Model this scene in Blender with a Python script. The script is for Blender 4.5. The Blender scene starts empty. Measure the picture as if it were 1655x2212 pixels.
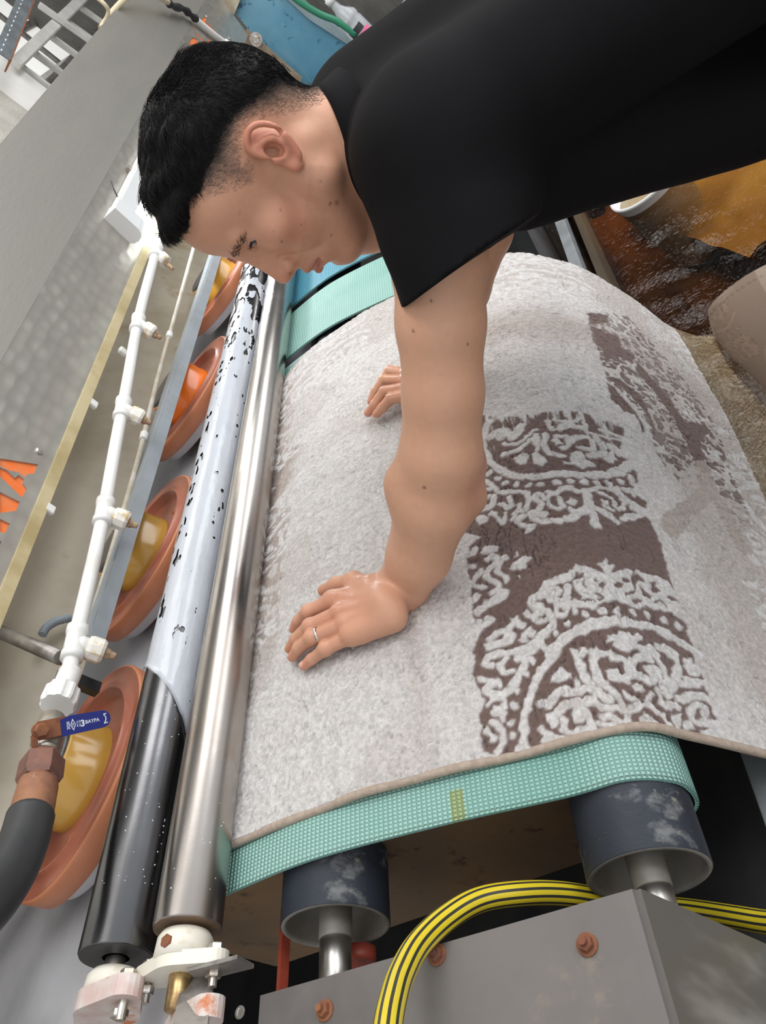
import bpy, bmesh, math, random
import numpy as np
from math import sin, cos, pi, radians, degrees, hypot
from mathutils import Vector, Matrix

random.seed(7); RNG = np.random.default_rng(7)
scene = bpy.context.scene
COL = scene.collection

# ------------------------------------------------------------------ camera
# x runs along the rollers (away), y from the worker to the machine, z up.
# Working coordinates have their zero at the camera; OZ lifts them to the pool floor.
OZ = 1.4
M = np.array([[-0.040084540372219, 0.6486823904807097, 0.7600028854572722],
              [-0.6620874950747938, -0.586909749293963, 0.46602263362339186],
              [-0.7483537789633541, 0.48450810361017616, -0.4530105065529252]])
FPX = 1659.0
cam_data = bpy.data.cameras.new('camera')
cam_data.sensor_fit = 'VERTICAL'; cam_data.sensor_height = 24.0
cam_data.lens = FPX / 2212.0 * 24.0
cam_data.clip_start = 0.02
cam = bpy.data.objects.new('camera', cam_data); COL.objects.link(cam)
cam.matrix_world = Matrix(((M[0, 0], M[0, 1], -M[0, 2], 0), (M[1, 0], M[1, 1], -M[1, 2], 0),
                           (M[2, 0], M[2, 1], -M[2, 2], OZ), (0, 0, 0, 1)))
scene.camera = cam

# ------------------------------------------------------------------ light
scene.view_settings.view_transform = 'Standard'
scene.view_settings.look = 'None'
scene.view_settings.gamma = 1.0
scene.view_settings.use_curve_mapping = False
scene.view_settings.exposure = 0.13
world = bpy.data.worlds.new('overcast_sky'); scene.world = world
world.use_nodes = True
bg = world.node_tree.nodes['Background']
bg.inputs['Color'].default_value = (0.93, 0.96, 1.0, 1); bg.inputs['Strength'].default_value = 0.78

def area_light(name, loc, target, sx, sy, energy, color=(1, 1, 1)):
    ld = bpy.data.lights.new(name, 'AREA'); ld.shape = 'RECTANGLE'
    ld.size = sx; ld.size_y = sy; ld.energy = energy; ld.color = color
    o = bpy.data.objects.new(name, ld); COL.objects.link(o)
    o.location = (loc[0], loc[1], loc[2] + OZ)
    d = Vector(target) - Vector(loc)
    o.rotation_euler = d.to_track_quat('-Z', 'Y').to_euler()
    return o
# daylight through the roof lights over the machine, and through the open workshop side; the back fill is added
area_light('roof_light', (1.6, -0.6, 2.2), (1.3, 0.5, -0.5), 3.5, 1.2, 60, (1.0, 0.99, 0.97))
area_light('roof_light_near', (-0.6, 0.2, 2.1), (0.9, 0.4, -0.4), 1.5, 1.2, 8, (1.0, 0.97, 0.93))
area_light('high_windows', (4.2, -3.6, 1.95), (3.2, .8, -.4), 9.0, 1.5, 170, (0.97, 0.985, 1.0))
area_light('roof_light_back', (4.2, .9, 2.4), (4.2, 1.3, 0), 2.5, 1.2, 36, (1.0, 0.98, 0.95))  # unseen fill added to brighten the white wall behind the hood

# ------------------------------------------------------------------ helpers
def seen(px, py, d):                       # a photo pixel at a depth -> a point
    return M @ np.array([(px - 827.5) / FPX, (1106 - py) / FPX, 1.0]) * d
def seen_plane(px, py, n, p0):
    n = np.asarray(n, float); r = seen(px, py, 1.0)
    return r * (n.dot(p0) / n.dot(r))
BELT_N = np.array([0, -.42, 1.0]); BELT_N /= np.linalg.norm(BELT_N)
BELT_P = np.array([0, .656, -.487])   # plane of the carpet's upper face on the belts
def on_belt(px, py, off=0.0):
    return seen_plane(px, py, BELT_N, BELT_P + BELT_N * off)

def wloc(o):
    p = np.zeros(3)
    while o is not None:
        p += np.array(o['_l']) if '_l' in o else 0
        o = o.parent
    return p

LOC = {}
def obj(name, verts, faces, m, parent=None, smooth=False, base=None, data=None):
    """one mesh object; verts in working coordinates; base = its origin"""
    if base is None:
        base = LOC[parent] if parent is not None else (0, 0, 0)
    base = np.asarray(base, float)
    me = bpy.data.meshes.new(name)
    verts = np.asarray(verts, float) - base
    if isinstance(faces, np.ndarray):
        n, k = faces.shape
        me.vertices.add(len(verts)); me.vertices.foreach_set('co', verts.astype(np.float32).ravel())
        me.loops.add(n * k); me.loops.foreach_set('vertex_index', faces.astype(np.int32).ravel())
        me.polygons.add(n)
        me.polygons.foreach_set('loop_start', np.arange(0, n * k, k, dtype=np.int32))
        me.update(calc_edges=True)
    else:
        me.from_pydata([tuple(v) for v in verts], [], [tuple(f) for f in faces])
    if isinstance(m, (list, tuple)):
        for q in m: me.materials.append(q)
    else:
        me.materials.append(m)
    if smooth:
        lt = np.empty(len(me.polygons), np.int32); me.polygons.foreach_get('loop_total', lt)
        me.polygons.foreach_set('use_smooth', lt <= 4)
    me.validate()
    o = bpy.data.objects.new(name, me); COL.objects.link(o)
    if parent is not None:
        o.parent = parent
        o.location = Vector(base - LOC[parent])
    else:
        o.location = (base[0], base[1], base[2] + OZ)
    LOC[o] = base
    return o

def thing(name, label, cat, base=(0, 0, 0), group=None):
    o = bpy.data.objects.new(name, None); COL.objects.link(o)
    o.empty_display_size = .05
    o.location = (base[0], base[1], base[2] + OZ); LOC[o] = np.asarray(base, float)
    tag(o, label, cat, group); return o
def tag(o, label=None, cat=None, group=None, kind=None):
    if label: o['label'] = label
    if cat: o['category'] = cat
    if group: o['group'] = group
    if kind: o['kind'] = kind
    return o
def copy_tree(o, loc=None, parent=None, label=None):
    c = o.copy(); COL.objects.link(c); c.parent = parent
    LOC[c] = LOC[o]
    if loc is not None:
        c.location = (loc[0], loc[1], loc[2] + OZ); LOC[c] = np.asarray(loc, float)
    if label: c['label'] = label
    for ch in list(o.children):
        copy_tree(ch, None, c)
    return c

# --- shape collectors: (verts, faces) pairs that can be merged
def merge(*parts):
    V = []; F = []; n = 0
    for v, f in parts:
        V.extend([tuple(q) for q in v]); F.extend([tuple(i + n for i in q) for q in f]); n += len(v)
    return V, F
def frame_of(d):
    d = np.asarray(d, float); d = d / np.linalg.norm(d)
    a = np.array([0, 0, 1.0]) if abs(d[2]) < .9 else np.array([0, 1.0, 0])
    u = np.cross(a, d); u /= np.linalg.norm(u); v = np.cross(d, u)
    return d, u, v
def lathe(p, axis, prof, seg=32, closed=True):
    """profile = [(along, radius)...] turned about axis at p; closed caps at zero radius ends"""
    d, u, v = frame_of(axis); p = np.asarray(p, float)
    V = []; F = []
    for (h, r) in prof:
        for i in range(seg):
            a = 2 * pi * i / seg
            V.append(p + d * h + (u * cos(a) + v * sin(a)) * r)
    for j in range(len(prof) - 1):
        for i in range(seg):
            k = (i + 1) % seg
            F.append((j * seg + i, j * seg + k, (j + 1) * seg + k, (j + 1) * seg + i))
    if closed:
        F.append(tuple(range(seg - 1, -1, -1)))
        F.append(tuple((len(prof) - 1) * seg + i for i in range(seg)))
    return V, F
def cyl(p, q, r, seg=20, r2=None, bev=0.0):
    p = np.asarray(p, float); q = np.asarray(q, float); L = np.linalg.norm(q - p)
    r2 = r if r2 is None else r2
    b = min(bev, r * .5, L * .4)
    prof = [(0, r), (L, r2)] if b == 0 else [(0, r - b), (b, r), (L - b, r2), (L, r2 - b)]
    return lathe(p, q - p, prof, seg)
def hexnut(p, axis, r, h):
    return lathe(p, axis, [(0, r * .93), (h * .15, r), (h * .85, r), (h, r * .9)], 6)
def tube(path, r, seg=10, rs=None):
    P = np.array(path, float); n = len(P)
    T = np.gradient(P, axis=0); T /= np.linalg.norm(T, axis=1)[:, None]
    u = np.cross(T[0], [0.3, 0.2, 1.0]); u /= np.linalg.norm(u)
    V = []; F = []
    for i in range(n):
        u = u - T[i] * u.dot(T[i]); u /= np.linalg.norm(u); v = np.cross(T[i], u)
        rr = r if rs is None else rs[i]
        for k in range(seg):
            a = 2 * pi * k / seg
            V.append(P[i] + (u * cos(a) + v * sin(a)) * rr)
    for i in range(n - 1):
        for k in range(seg):
            m = (k + 1) % seg
            F.append((i * seg + k, i * seg + m, (i + 1) * seg + m, (i + 1) * seg + k))
    F.append(tuple(range(seg - 1, -1, -1))); F.append(tuple((n - 1) * seg + k for k in range(seg)))
    return V, F
def catmull(pts, n):
    P = np.array(pts, float); P = np.vstack([2 * P[0] - P[1], P, 2 * P[-1] - P[-2]])
    out = []
    m = len(P) - 3
    for t in np.linspace(0, m - 1e-9, n):
        i = int(t); f = t - i
        a, b, c, d = P[i:i + 4]
        out.append(.5 * (2 * b + (c - a) * f + (2 * a - 5 * b + 4 * c - d) * f * f + (3 * b - a - 3 * c + d) * f ** 3))
    return np.array(out)
def box(lo, hi, bev=0.0):
    return bbox_axes(np.array([(lo[i] + hi[i]) / 2 for i in range(3)]), np.eye(3), [(hi[i] - lo[i]) / 2 for i in range(3)], bev)
def bbox_axes(c, ax, h, bev=0.0):
    """box with axes; chamfered edges when bev > 0"""
    bm = bmesh.new()
    bmesh.ops.create_cube(bm, size=2)
    for v in bm.verts: v.co = Vector((v.co.x * h[0], v.co.y * h[1], v.co.z * h[2]))
    if bev > 0:
        bmesh.ops.bevel(bm, geom=bm.edges[:], offset=min(bev, min(h) * .6), segments=2, affect='EDGES')
    ax = np.asarray(ax, float)
    V = [np.asarray(c) + v.co.x * ax[0] + v.co.y * ax[1] + v.co.z * ax[2] for v in bm.verts]
    F = [tuple(v.index for v in f.verts) for f in bm.faces]
    bm.free(); return V, F
def prism(poly, o, eu, ev, en, t, bev=0.0):
    """2-D polygon (metres) extruded from plane o,eu,ev along en by t"""
    n = len(poly); V = []; F = []
    o = np.asarray(o, float)
    ar = sum(poly[i][0] * poly[(i + 1) % n][1] - poly[(i + 1) % n][0] * poly[i][1] for i in range(n))
    if ar < 0: poly = list(poly)[::-1]
    for h in (0, t):
        for (a, b) in poly: V.append(o + eu * a + ev * b + en * h)
    F.append(tuple(range(n - 1, -1, -1))); F.append(tuple(range(n, 2 * n)))
    for i in range(n):
        j = (i + 1) % n; F.append((i, j, n + j, n + i))
    return V, F

# ------------------------------------------------------------------ materials
MATS = {}
def mat(name, col, rough=.5, metal=0.0, col2=None, scale=8.0, detail=4.0, lo=.35, hi=.65, stretch=(1, 1, 1),
        bump=0.0, bscale=40.0, bstretch=None, bdist=.002, rvar=0.0, col3=None, scale3=20.0, lo3=.55, hi3=.7, spec=.5,
        coat=0.0, emit=None, estr=0.0, sss=0.0, aniso=0.0, attr=None, alpha=1.0, trans=0.0, distort=0.0):
    m = bpy.data.materials.new(name); m.use_nodes = True
    nt = m.node_tree; N = nt.nodes; L = nt.links
    b = N['Principled BSDF']
    b.inputs['Roughness'].default_value = rough; b.inputs['Metallic'].default_value = metal
    b.inputs['Specular IOR Level'].default_value = spec
    b.inputs['Coat Weight'].default_value = coat; b.inputs['Coat Roughness'].default_value = .1
    b.inputs['Base Color'].default_value = (*col, 1)
    b.inputs['Alpha'].default_value = alpha; b.inputs['Transmission Weight'].default_value = trans
    if aniso: b.inputs['Anisotropic'].default_value = aniso
    if sss:
        b.inputs['Subsurface Weight'].default_value = sss; b.inputs['Subsurface Radius'].default_value = (.012, .005, .003)
        b.inputs['Subsurface Scale'].default_value = .5
    if emit:
        b.inputs['Emission Color'].default_value = (*emit, 1); b.inputs['Emission Strength'].default_value = estr
    tc = N.new('ShaderNodeTexCoord')
    def noise(sc, st, det, rgh=.6, dist=0.0):
        mp = N.new('ShaderNodeMapping'); mp.inputs['Scale'].default_value = st
        L.new(tc.outputs['Object'], mp.inputs['Vector'])
        t = N.new('ShaderNodeTexNoise'); t.inputs['Scale'].default_value = sc; t.inputs['Detail'].default_value = det
        t.inputs['Roughness'].default_value = rgh; t.inputs['Distortion'].default_value = dist
        L.new(mp.outputs['Vector'], t.inputs['Vector']); return t.outputs['Fac']
    def ramp(f, a, c):
        r = N.new('ShaderNodeMapRange'); r.interpolation_type = 'SMOOTHSTEP'
        r.inputs['From Min'].default_value = a; r.inputs['From Max'].default_value = c
        L.new(f, r.inputs['Value']); return r.outputs['Result']
    def mix(f, a, c):
        x = N.new('ShaderNodeMix'); x.data_type = 'RGBA'
        L.new(f, x.inputs['Factor'])
        for s, q in ((x.inputs[6], a), (x.inputs[7], c)):
            if hasattr(q, 'links'): L.new(q, s)
            else: s.default_value = (*q, 1)
        return x.outputs[2]
    cur = col
    if attr:
        at = N.new('ShaderNodeAttribute'); at.attribute_name = attr; cur = at.outputs['Color']
    if col2 is not None:
        f = ramp(noise(scale, stretch, detail, dist=distort), lo, hi); cur = mix(f, cur, col2)
        if rvar:
            r = N.new('ShaderNodeMapRange'); r.inputs['To Min'].default_value = rough; r.inputs['To Max'].default_value = rough + rvar
            L.new(f, r.inputs['Value']); L.new(r.outputs['Result'], b.inputs['Roughness'])
    if col3 is not None:
        cur = mix(ramp(noise(scale3, stretch, 6.0, .7), lo3, hi3), cur, col3)
    if hasattr(cur, 'links'): L.new(cur, b.inputs['Base Color'])
    if bump:
        bn = N.new('ShaderNodeBump'); bn.inputs['Strength'].default_value = bump; bn.inputs['Distance'].default_value = bdist
        L.new(noise(bscale, bstretch or stretch, 5.0, .65), bn.inputs['Height']); L.new(bn.outputs['Normal'], b.inputs['Normal'])
    MATS[name] = m
    m['_b'] = b.name
    return m
def nodes(m): return m.node_tree.nodes, m.node_tree.links, m.node_tree.nodes['Principled BSDF']
def set_colors(o, name, rgb):
    a = o.data.color_attributes.new(name, 'FLOAT_COLOR', 'POINT')
    c = np.ones((len(rgb), 4), np.float32); c[:, :3] = rgb
    a.data.foreach_set('color', c.ravel())
def hexcol(r, g, b):                         # sRGB 0-255 -> linear
    f = lambda c: (c / 255 / 12.92) if c <= 10 else ((c / 255 + .055) / 1.055) ** 2.4
    return (f(r), f(g), f(b))
# ------------------------------------------------------------------ room shell
m_wallw = mat('white_plaster', (.78, .77, .74), .8, col2=(.70, .69, .66), scale=2.5, bump=.15, bscale=60)
m_corr = mat('dark_cladding', (.13, .125, .115), .7, col2=(.09, .086, .08), scale=5, bump=.6, bscale=4, bstretch=(1, 14, .2), bdist=.03)
m_stucco = mat('grey_stucco', (.50, .48, .43), .9, col2=(.42, .40, .36), scale=6, bump=.6, bscale=70, bdist=.01)
m_conc = mat('concrete', (.33, .31, .28), .8, col2=(.22, .21, .19), scale=3, bump=.3, bscale=30)
m_roof = mat('roof_sheet', (.36, .365, .37), .6, col2=(.30, .305, .31), scale=2)
def slab(name, lo, hi, m, kind='structure'):
    v, f = box(lo, hi); o = obj(name, v, f, m, base=((lo[0] + hi[0]) / 2, (lo[1] + hi[1]) / 2, lo[2]))
    if kind: o['kind'] = kind
    return o
slab('floor', (-2.5, -4.0, -1.55), (7.6, 4.2, -1.42), m_conc)
slab('wall_back', (-2.5, 4.0, -1.42), (7.6, 4.2, 2.6), m_wallw)
slab('wall_far', (7.4, -4.0, -1.42), (7.6, 4.0, 2.6), m_corr)
slab('ceiling', (-2.5, -1.2, 2.6), (7.6, 4.2, 2.7), m_roof)

# ------------------------------------------------------------------ rollers
m_steel = mat('brushed_steel', (.52, .49, .465), .22, 1.0, col2=(.42, .385, .355), scale=5, stretch=(1, 1, 1), bump=.05, bscale=60, bstretch=(14, 1, 1), rvar=.1, col3=(.44, .38, .33), scale3=7, lo3=.58, hi3=.75)
m_chrome = mat('dark_chrome', (.22, .22, .23), .20, 1.0, col2=(.15, .15, .155), scale=4, rvar=.06, bump=.03, bscale=50, bstretch=(8, 1, 1))
m_endcap = mat('rusty_end_plate', (.16, .11, .08), .55, .6, col2=(.28, .19, .12), scale=22, bump=.4, bscale=60)
m_dark = mat('black_paint', (.018, .018, .02), .45, col2=(.03, .03, .033), scale=9)
m_shaft = mat('bare_steel', (.55, .53, .50), .32, 1.0, col2=(.38, .35, .31), scale=14, rvar=.15)
STEEL_C = (.788, -.434); STEEL_R = .037
FOAM_C = (.873, -.399); FOAM_R = .041
X_END = 4.25
def roller(name, label, c, r, x0, m, mcap):
    t = thing(name, label, 'roller', (x0, c[0], c[1]))
    obj('tube', *lathe((x0, c[0], c[1]), (1, 0, 0), [(0, r - .0015), (.0015, r), (X_END - x0, r)], 96), m, t, True)
    obj('end_plate', *lathe((x0 - .001, c[0], c[1]), (1, 0, 0), [(0, r * .96), (.004, r * .96), (.004, r * .9), (-.0005 + .006, r * .45), (.0, r * .36), (.0, .012)], 48), mcap, t, True)
    obj('shaft', *cyl((x0 - .045, c[0], c[1]), (x0 + .01, c[0], c[1]), .011, 20, bev=.001), m_shaft, t, True)
    return t
steel_roller = roller('steel_roller', 'long brushed steel roller pressing on the carpet edge, bare and dry', STEEL_C, STEEL_R, .345, m_steel, m_endcap)
foam_roller = roller('black_roller', 'dark polished roller half covered with soapy foam beside the orange brush discs', FOAM_C, FOAM_R, .335, m_chrome, m_dark)

# soap film on the dark roller: real sheet with real holes
def soap_film():
    na, nx = 110, 1100
    A = np.linspace(-1.75, 1.5, na); X = .56 + (np.linspace(0, 1, nx) ** 1.25) * (3.2 - .56)
    a, x = np.meshgrid(A, X, indexing='ij')
    v0 = math.atan2(.399, -.873)            # direction of the viewer side in the y-z plane
    u = np.sin(np.clip(a, -pi / 2, pi / 2))
    def vnoise(fx, fa, seed, oct=4):
        r = np.random.default_rng(seed); out = np.zeros_like(x); amp = 1; tot = 0
        for o in range(oct):
            gx = x * fx * 2 ** o; ga = a * fa * 2 ** o
            T = r.random((256, 256)); i = np.floor(gx).astype(int); j = np.floor(ga).astype(int)
            fx_ = gx - i; fa_ = ga - j; fx_ = fx_ * fx_ * (3 - 2 * fx_); fa_ = fa_ * fa_ * (3 - 2 * fa_)
            g = lambda p, q: T[p % 256, q % 256]
            out += amp * ((g(i, j) * (1 - fx_) + g(i + 1, j) * fx_) * (1 - fa_) + (g(i, j + 1) * (1 - fx_) + g(i + 1, j + 1) * fx_) * fa_)
            tot += amp; amp *= .5
        return out / tot
    edge = .655 - .065 * u - .02 * np.maximum(0, u) ** 3 + (vnoise(9, 2.0, 3, 3) - .5) * .018
    n1 = vnoise(55, 6.5, 1, 2); n2 = vnoise(16, 3.0, 2, 4)
    left = np.exp(-((u + .82) / .22) ** 2) * np.clip((x - .72) / .1, 0, 1)
    right = np.exp(-((u - .50) / .30) ** 2) * np.clip((x - .92) / .12, 0, 1) * np.clip((1.62 - x) / .25, 0, 1)
    far = np.clip((x - 1.35) / .5, 0, 1)
    hf_ = np.minimum(np.minimum(.86 - .24 * left - (n1 * .8 + n2 * .2), .80 - .20 * right - (n2 * .6 + n1 * .4)), .80 - .27 * far - vnoise(26, 3.5, 8, 4)) + 2 * np.clip((edge + .03 - x) / .01, 0, 1)
    sgn = np.minimum((x - edge) * 30, 1)
    rr = FOAM_R + .0016 + .0010 * n2 + .0022 * np.exp(-((x - edge) / .006) ** 2)
    ang = v0 + a                            # -a is towards the brush side
    V = np.stack([x, FOAM_C[0] + np.cos(ang) * rr * 1, FOAM_C[1] + np.sin(ang) * rr], -1).reshape(-1, 3)
    idx = np.arange(na * nx).reshape(na, nx)
    cover = np.minimum(sgn, hf_ * 12)
    kp = cover > -.8; kc = kp[:-1, :-1] | kp[1:, :-1] | kp[:-1, 1:] | kp[1:, 1:]
    q = np.stack([idx[:-1, :-1], idx[:-1, 1:], idx[1:, 1:], idx[1:, :-1]], -1)[kc]
    used = np.unique(q); re = -np.ones(na * nx, int); re[used] = np.arange(len(used))
    return V[used], re[q], cover.reshape(-1)[used]
m_foam = mat('soap_foam', (.52, .55, .60), .28, col2=(.49, .52, .57), scale=14, bump=.25, bscale=90, bdist=.003, spec=.6, coat=.4)
v_, f_, cv_ = soap_film()
film = tag(obj('soap_film', v_, f_, m_foam, None, True, base=(.7, FOAM_C[0], FOAM_C[1])), 'wet film of soapy foam with bubble holes lying over the dark roller', 'foam')
at_ = film.data.attributes.new('cover', 'FLOAT', 'POINT'); at_.data.foreach_set('value', cv_.astype(np.float32))
N, L, b = nodes(m_foam)                                     # the film is broken by burst bubbles
_a = N.new('ShaderNodeAttribute'); _a.attribute_name = 'cover'
_r = N.new('ShaderNodeMapRange'); _r.inputs['From Min'].default_value = -.06; _r.inputs['From Max'].default_value = .10
L.new(_a.outputs['Fac'], _r.inputs['Value']); L.new(_r.outputs['Result'], b.inputs['Alpha'])

m_drop = mat('water_drop', (.75, .78, .80), .05, coat=1.0)
def drops(n, x0, x1, c, r, seed, parent):
    g = np.random.default_rng(seed); parts = []; v0 = math.atan2(-c[1], -c[0])
    for i in range(n):
        a = v0 + g.uniform(-.9, .9); x = x0 + (x1 - x0) * g.random() ** 1.3; s = g.uniform(.0004, .0011)
        nrm = np.array([0, cos(a), sin(a)]); p = np.array([x, c[0], c[1]]) + nrm * r
        parts.append(lathe(p, nrm, [(0, s), (s * .45, s * .8), (s * .65, s * .1)], 7))
    o = obj('water_drops', *merge(*parts), m_drop, parent, True); o['kind'] = 'stuff'
drops(55, .40, .66, FOAM_C, FOAM_R, 5, foam_roller); drops(12, .37, .60, STEEL_C, STEEL_R, 6, steel_roller)
# ------------------------------------------------------------------ roller bearings at the near end
m_ivory = mat('ivory_plastic', (.80, .76, .66), .4, col2=(.62, .52, .36), scale=26, lo=.58, hi=.75, bump=.05)
m_pink = mat('faded_red_paint', (.62, .46, .42), .6, col2=(.70, .64, .60), scale=24, col3=(.60, .20, .08), scale3=14, lo3=.56, hi3=.66, bump=.3, bscale=80)
m_bolt = mat('zinc_bolt', (.62, .61, .58), .35, .9, col2=(.42, .36, .30), scale=60)
m_rust = mat('rusty_iron', (.20, .075, .04), .8, .1, col2=(.30, .12, .055), scale=40, col3=(.16, .07, .05), scale3=60, bump=.6, bscale=120)
m_brass = mat('brass', (.58, .42, .20), .35, .9, col2=(.34, .22, .11), scale=60)
m_plate = mat('worn_steel_strip', (.42, .40, .37), .5, .6, col2=(.22, .20, .19), scale=30)
def oval(a, b, n=28, r=None):
    """rhombic flange outline: big circle a hulled with small ends at +-b"""
    r = r or a * .42
    pts = []
    c0 = math.acos((a - r) / b)
    for i in range(n // 2 + 1):
        t = c0 + (pi - 2 * c0) * i / (n // 2); pts.append((cos(t) * a, sin(t) * a))
    for i in range(n // 4 + 1):
        t = pi - c0 + 2 * c0 * i / (n // 4); pts.append((-b + cos(t) * r, sin(t) * r))
    for i in range(n // 2 + 1):
        t = pi + c0 + (pi - 2 * c0) * i / (n // 2); pts.append((cos(t) * a, sin(t) * a))
    for i in range(n // 4 + 1):
        t = -c0 + 2 * c0 * i / (n // 4); pts.append((b + cos(t) * r, sin(t) * r))
    return pts
EX = np.array([1., 0, 0]); EY = np.array([0, 1., 0]); EZ = np.array([0, 0, 1.])
bx = .312
eu = np.array([0, .93, .37]); eu /= np.linalg.norm(eu); ev = np.array([0, -eu[2], eu[1]])
t = thing('flange_bearing', 'white plastic flange bearing carrying the bare steel roller', 'bearing', (bx, *STEEL_C))
c = np.array([bx, *STEEL_C])
obj('flange', *prism(oval(.030, .042, r=.014), c - EX * .012, eu, ev, EX, .014), m_ivory, t)
obj('housing', *lathe(c, EX, [(0, .031), (.022, .0295), (.028, .026), (.028, .012)], 36), m_ivory, t, True)
obj('grease_plug', *hexnut(c + ev * .022 + EX * .012, ev, .007, .010), m_rust, t)
for s in (1, -1):
    o = obj('bolt', *merge(hexnut(c + eu * .042 * s + EX * .002, EX, .0085, .008), cyl(c + eu * .042 * s - EX * .03, c + eu * .042 * s, .0045, 12), hexnut(c + eu * .042 * s - EX * .022, EX, .008, .008)), m_bolt, t)
obj('insert_sleeve', *cyl(c - EX * .045, c, .0115, 20, bev=.002), m_brass, t, True)

c = np.array([.296, FOAM_C[0] + .002, FOAM_C[1] - .004])
t = thing('flange_bearing', 'faded red rhombic flange bearing carrying the black roller', 'bearing', tuple(c))
eu2 = np.array([0, .985, -.17]); ev2 = np.array([0, .17, .985])
obj('flange', *prism(oval(.034, .052, r=.017), c - EX * .016, eu2, ev2, EX, .020), m_pink, t)
obj('housing', *lathe(c, EX, [(0, .031), (.020, .029), (.026, .024), (.026, .012)], 36), m_ivory, t, True)
for s in (1, -1):
    obj('bolt', *merge(hexnut(c + eu2 * .052 * s + EX * .004, EX, .009, .008), cyl(c + eu2 * .052 * s - EX * .034, c + eu2 * .052 * s, .005, 12), hexnut(c + eu2 * .045 * s - EX * .03, EX, .009, .008)), m_bolt, t)
c = np.array([.250, .782, -.452])
t = thing('clamp_flange', 'small pinkish worn flange with a brass bolt below the white bearing', 'flange', tuple(c))
obj('plate', *prism(oval(.020, .040, r=.015), c, eu2, ev2, EX, .020), m_pink, t)
obj('bolt', *merge(hexnut(c + eu2 * .02 - EX * .012, EX, .010, .012), cyl(c + eu2 * .02 - EX * .03, c + eu2 * .02, .006, 12)), m_brass, t)
# bracket strip with a bent foot under the white bearing
t = thing('bearing_bracket', 'bent steel strip bracket bolted under the white bearing', 'bracket', (.25, .735, -.47))
a0 = seen(430, 2105, .80); a1 = seen(405, 2240, .70); wv = np.array([0, -.45, .89]) * .012
def strip(a, b, w, th):
    d = b - a; n = np.cross(d, w); n /= np.linalg.norm(n)
    V = [a - w + n * 0, a + w, b + w, b - w, a - w + n * th, a + w + n * th, b + w + n * th, b - w + n * th]
    return V, [(0, 1, 2, 3), (7, 6, 5, 4), (0, 4, 5, 1), (1, 5, 6, 2), (2, 6, 7, 3), (3, 7, 4, 0)]
obj('strip', *strip(a0, a1, np.array([0, .75, .66]) * .017, .004), m_plate, t)
obj('foot', *prism([(-.030, -.015), (.030, -.015), (.030, .015), (-.030, .015)], np.array([.296, STEEL_C[0], STEEL_C[1]]) - eu * .050, eu, ev, EX, .004), m_plate, t)

# ------------------------------------------------------------------ washing bed and brush discs
m_bed = mat('wet_white_bed', (.82, .82, .88), .18, col2=(.72, .73, .79), scale=4, bump=.2, bscale=9, bdist=.01, coat=.6)
BED_Z = -.462
slab('bed', (.62, .865, -.60), (X_END, 1.78, BED_Z), m_bed, None)
bed = bpy.data.objects['bed']; tag(bed, 'pale wet washing bed under the orange brush discs', 'bed'); bed.name = 'washing_bed'
# tray end with water running off over its lip
nx_, ny_ = 60, 90
m_water_film = mat('soapy_water', (.62, .61, .64), .06, col2=(.46, .46, .48), scale=3.5, lo=.35, hi=.65, bump=.10, bscale=6, bdist=.02, coat=1.0)
gx, gy = np.meshgrid(np.linspace(.20, .625, nx_), np.linspace(.90, 1.75, ny_), indexing='ij')
gz = BED_Z + .002 - .05 * np.clip((.50 - gx) / .3, 0, 1) ** 1.5 + .004 * np.sin(gy * 26 + gx * 9) * np.sin(gx * 22 + 1.3) + .006 * np.sin(gy * 11 - gx * 16)
idx = np.arange(nx_ * ny_).reshape(nx_, ny_)
q = np.stack([idx[:-1, :-1], idx[1:, :-1], idx[1:, 1:], idx[:-1, 1:]], -1).reshape(-1, 4)
wf = obj('soapy_water', np.stack([gx, gy, gz], -1).reshape(-1, 3), q, m_water_film, None, True, base=(.4, 1.3, BED_Z))
tag(wf, 'soapy grey water flowing off the near end of the washing bed', 'water')
m_rimor = mat('rusty_tray_rim', (.62, .42, .30), .5, col2=(.36, .25, .2), scale=20)
pts = [(.205, .86, -.517), (.2, 1.0, -.519), (.2, 1.25, -.517), (.2, 1.75, -.514)]
tag(obj('tray_rim', *tube(catmull(pts, 40), .010, 10), m_rimor, None, True, base=pts[0]), 'rust stained rim where the soapy water leaves the bed', 'rim')

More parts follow.
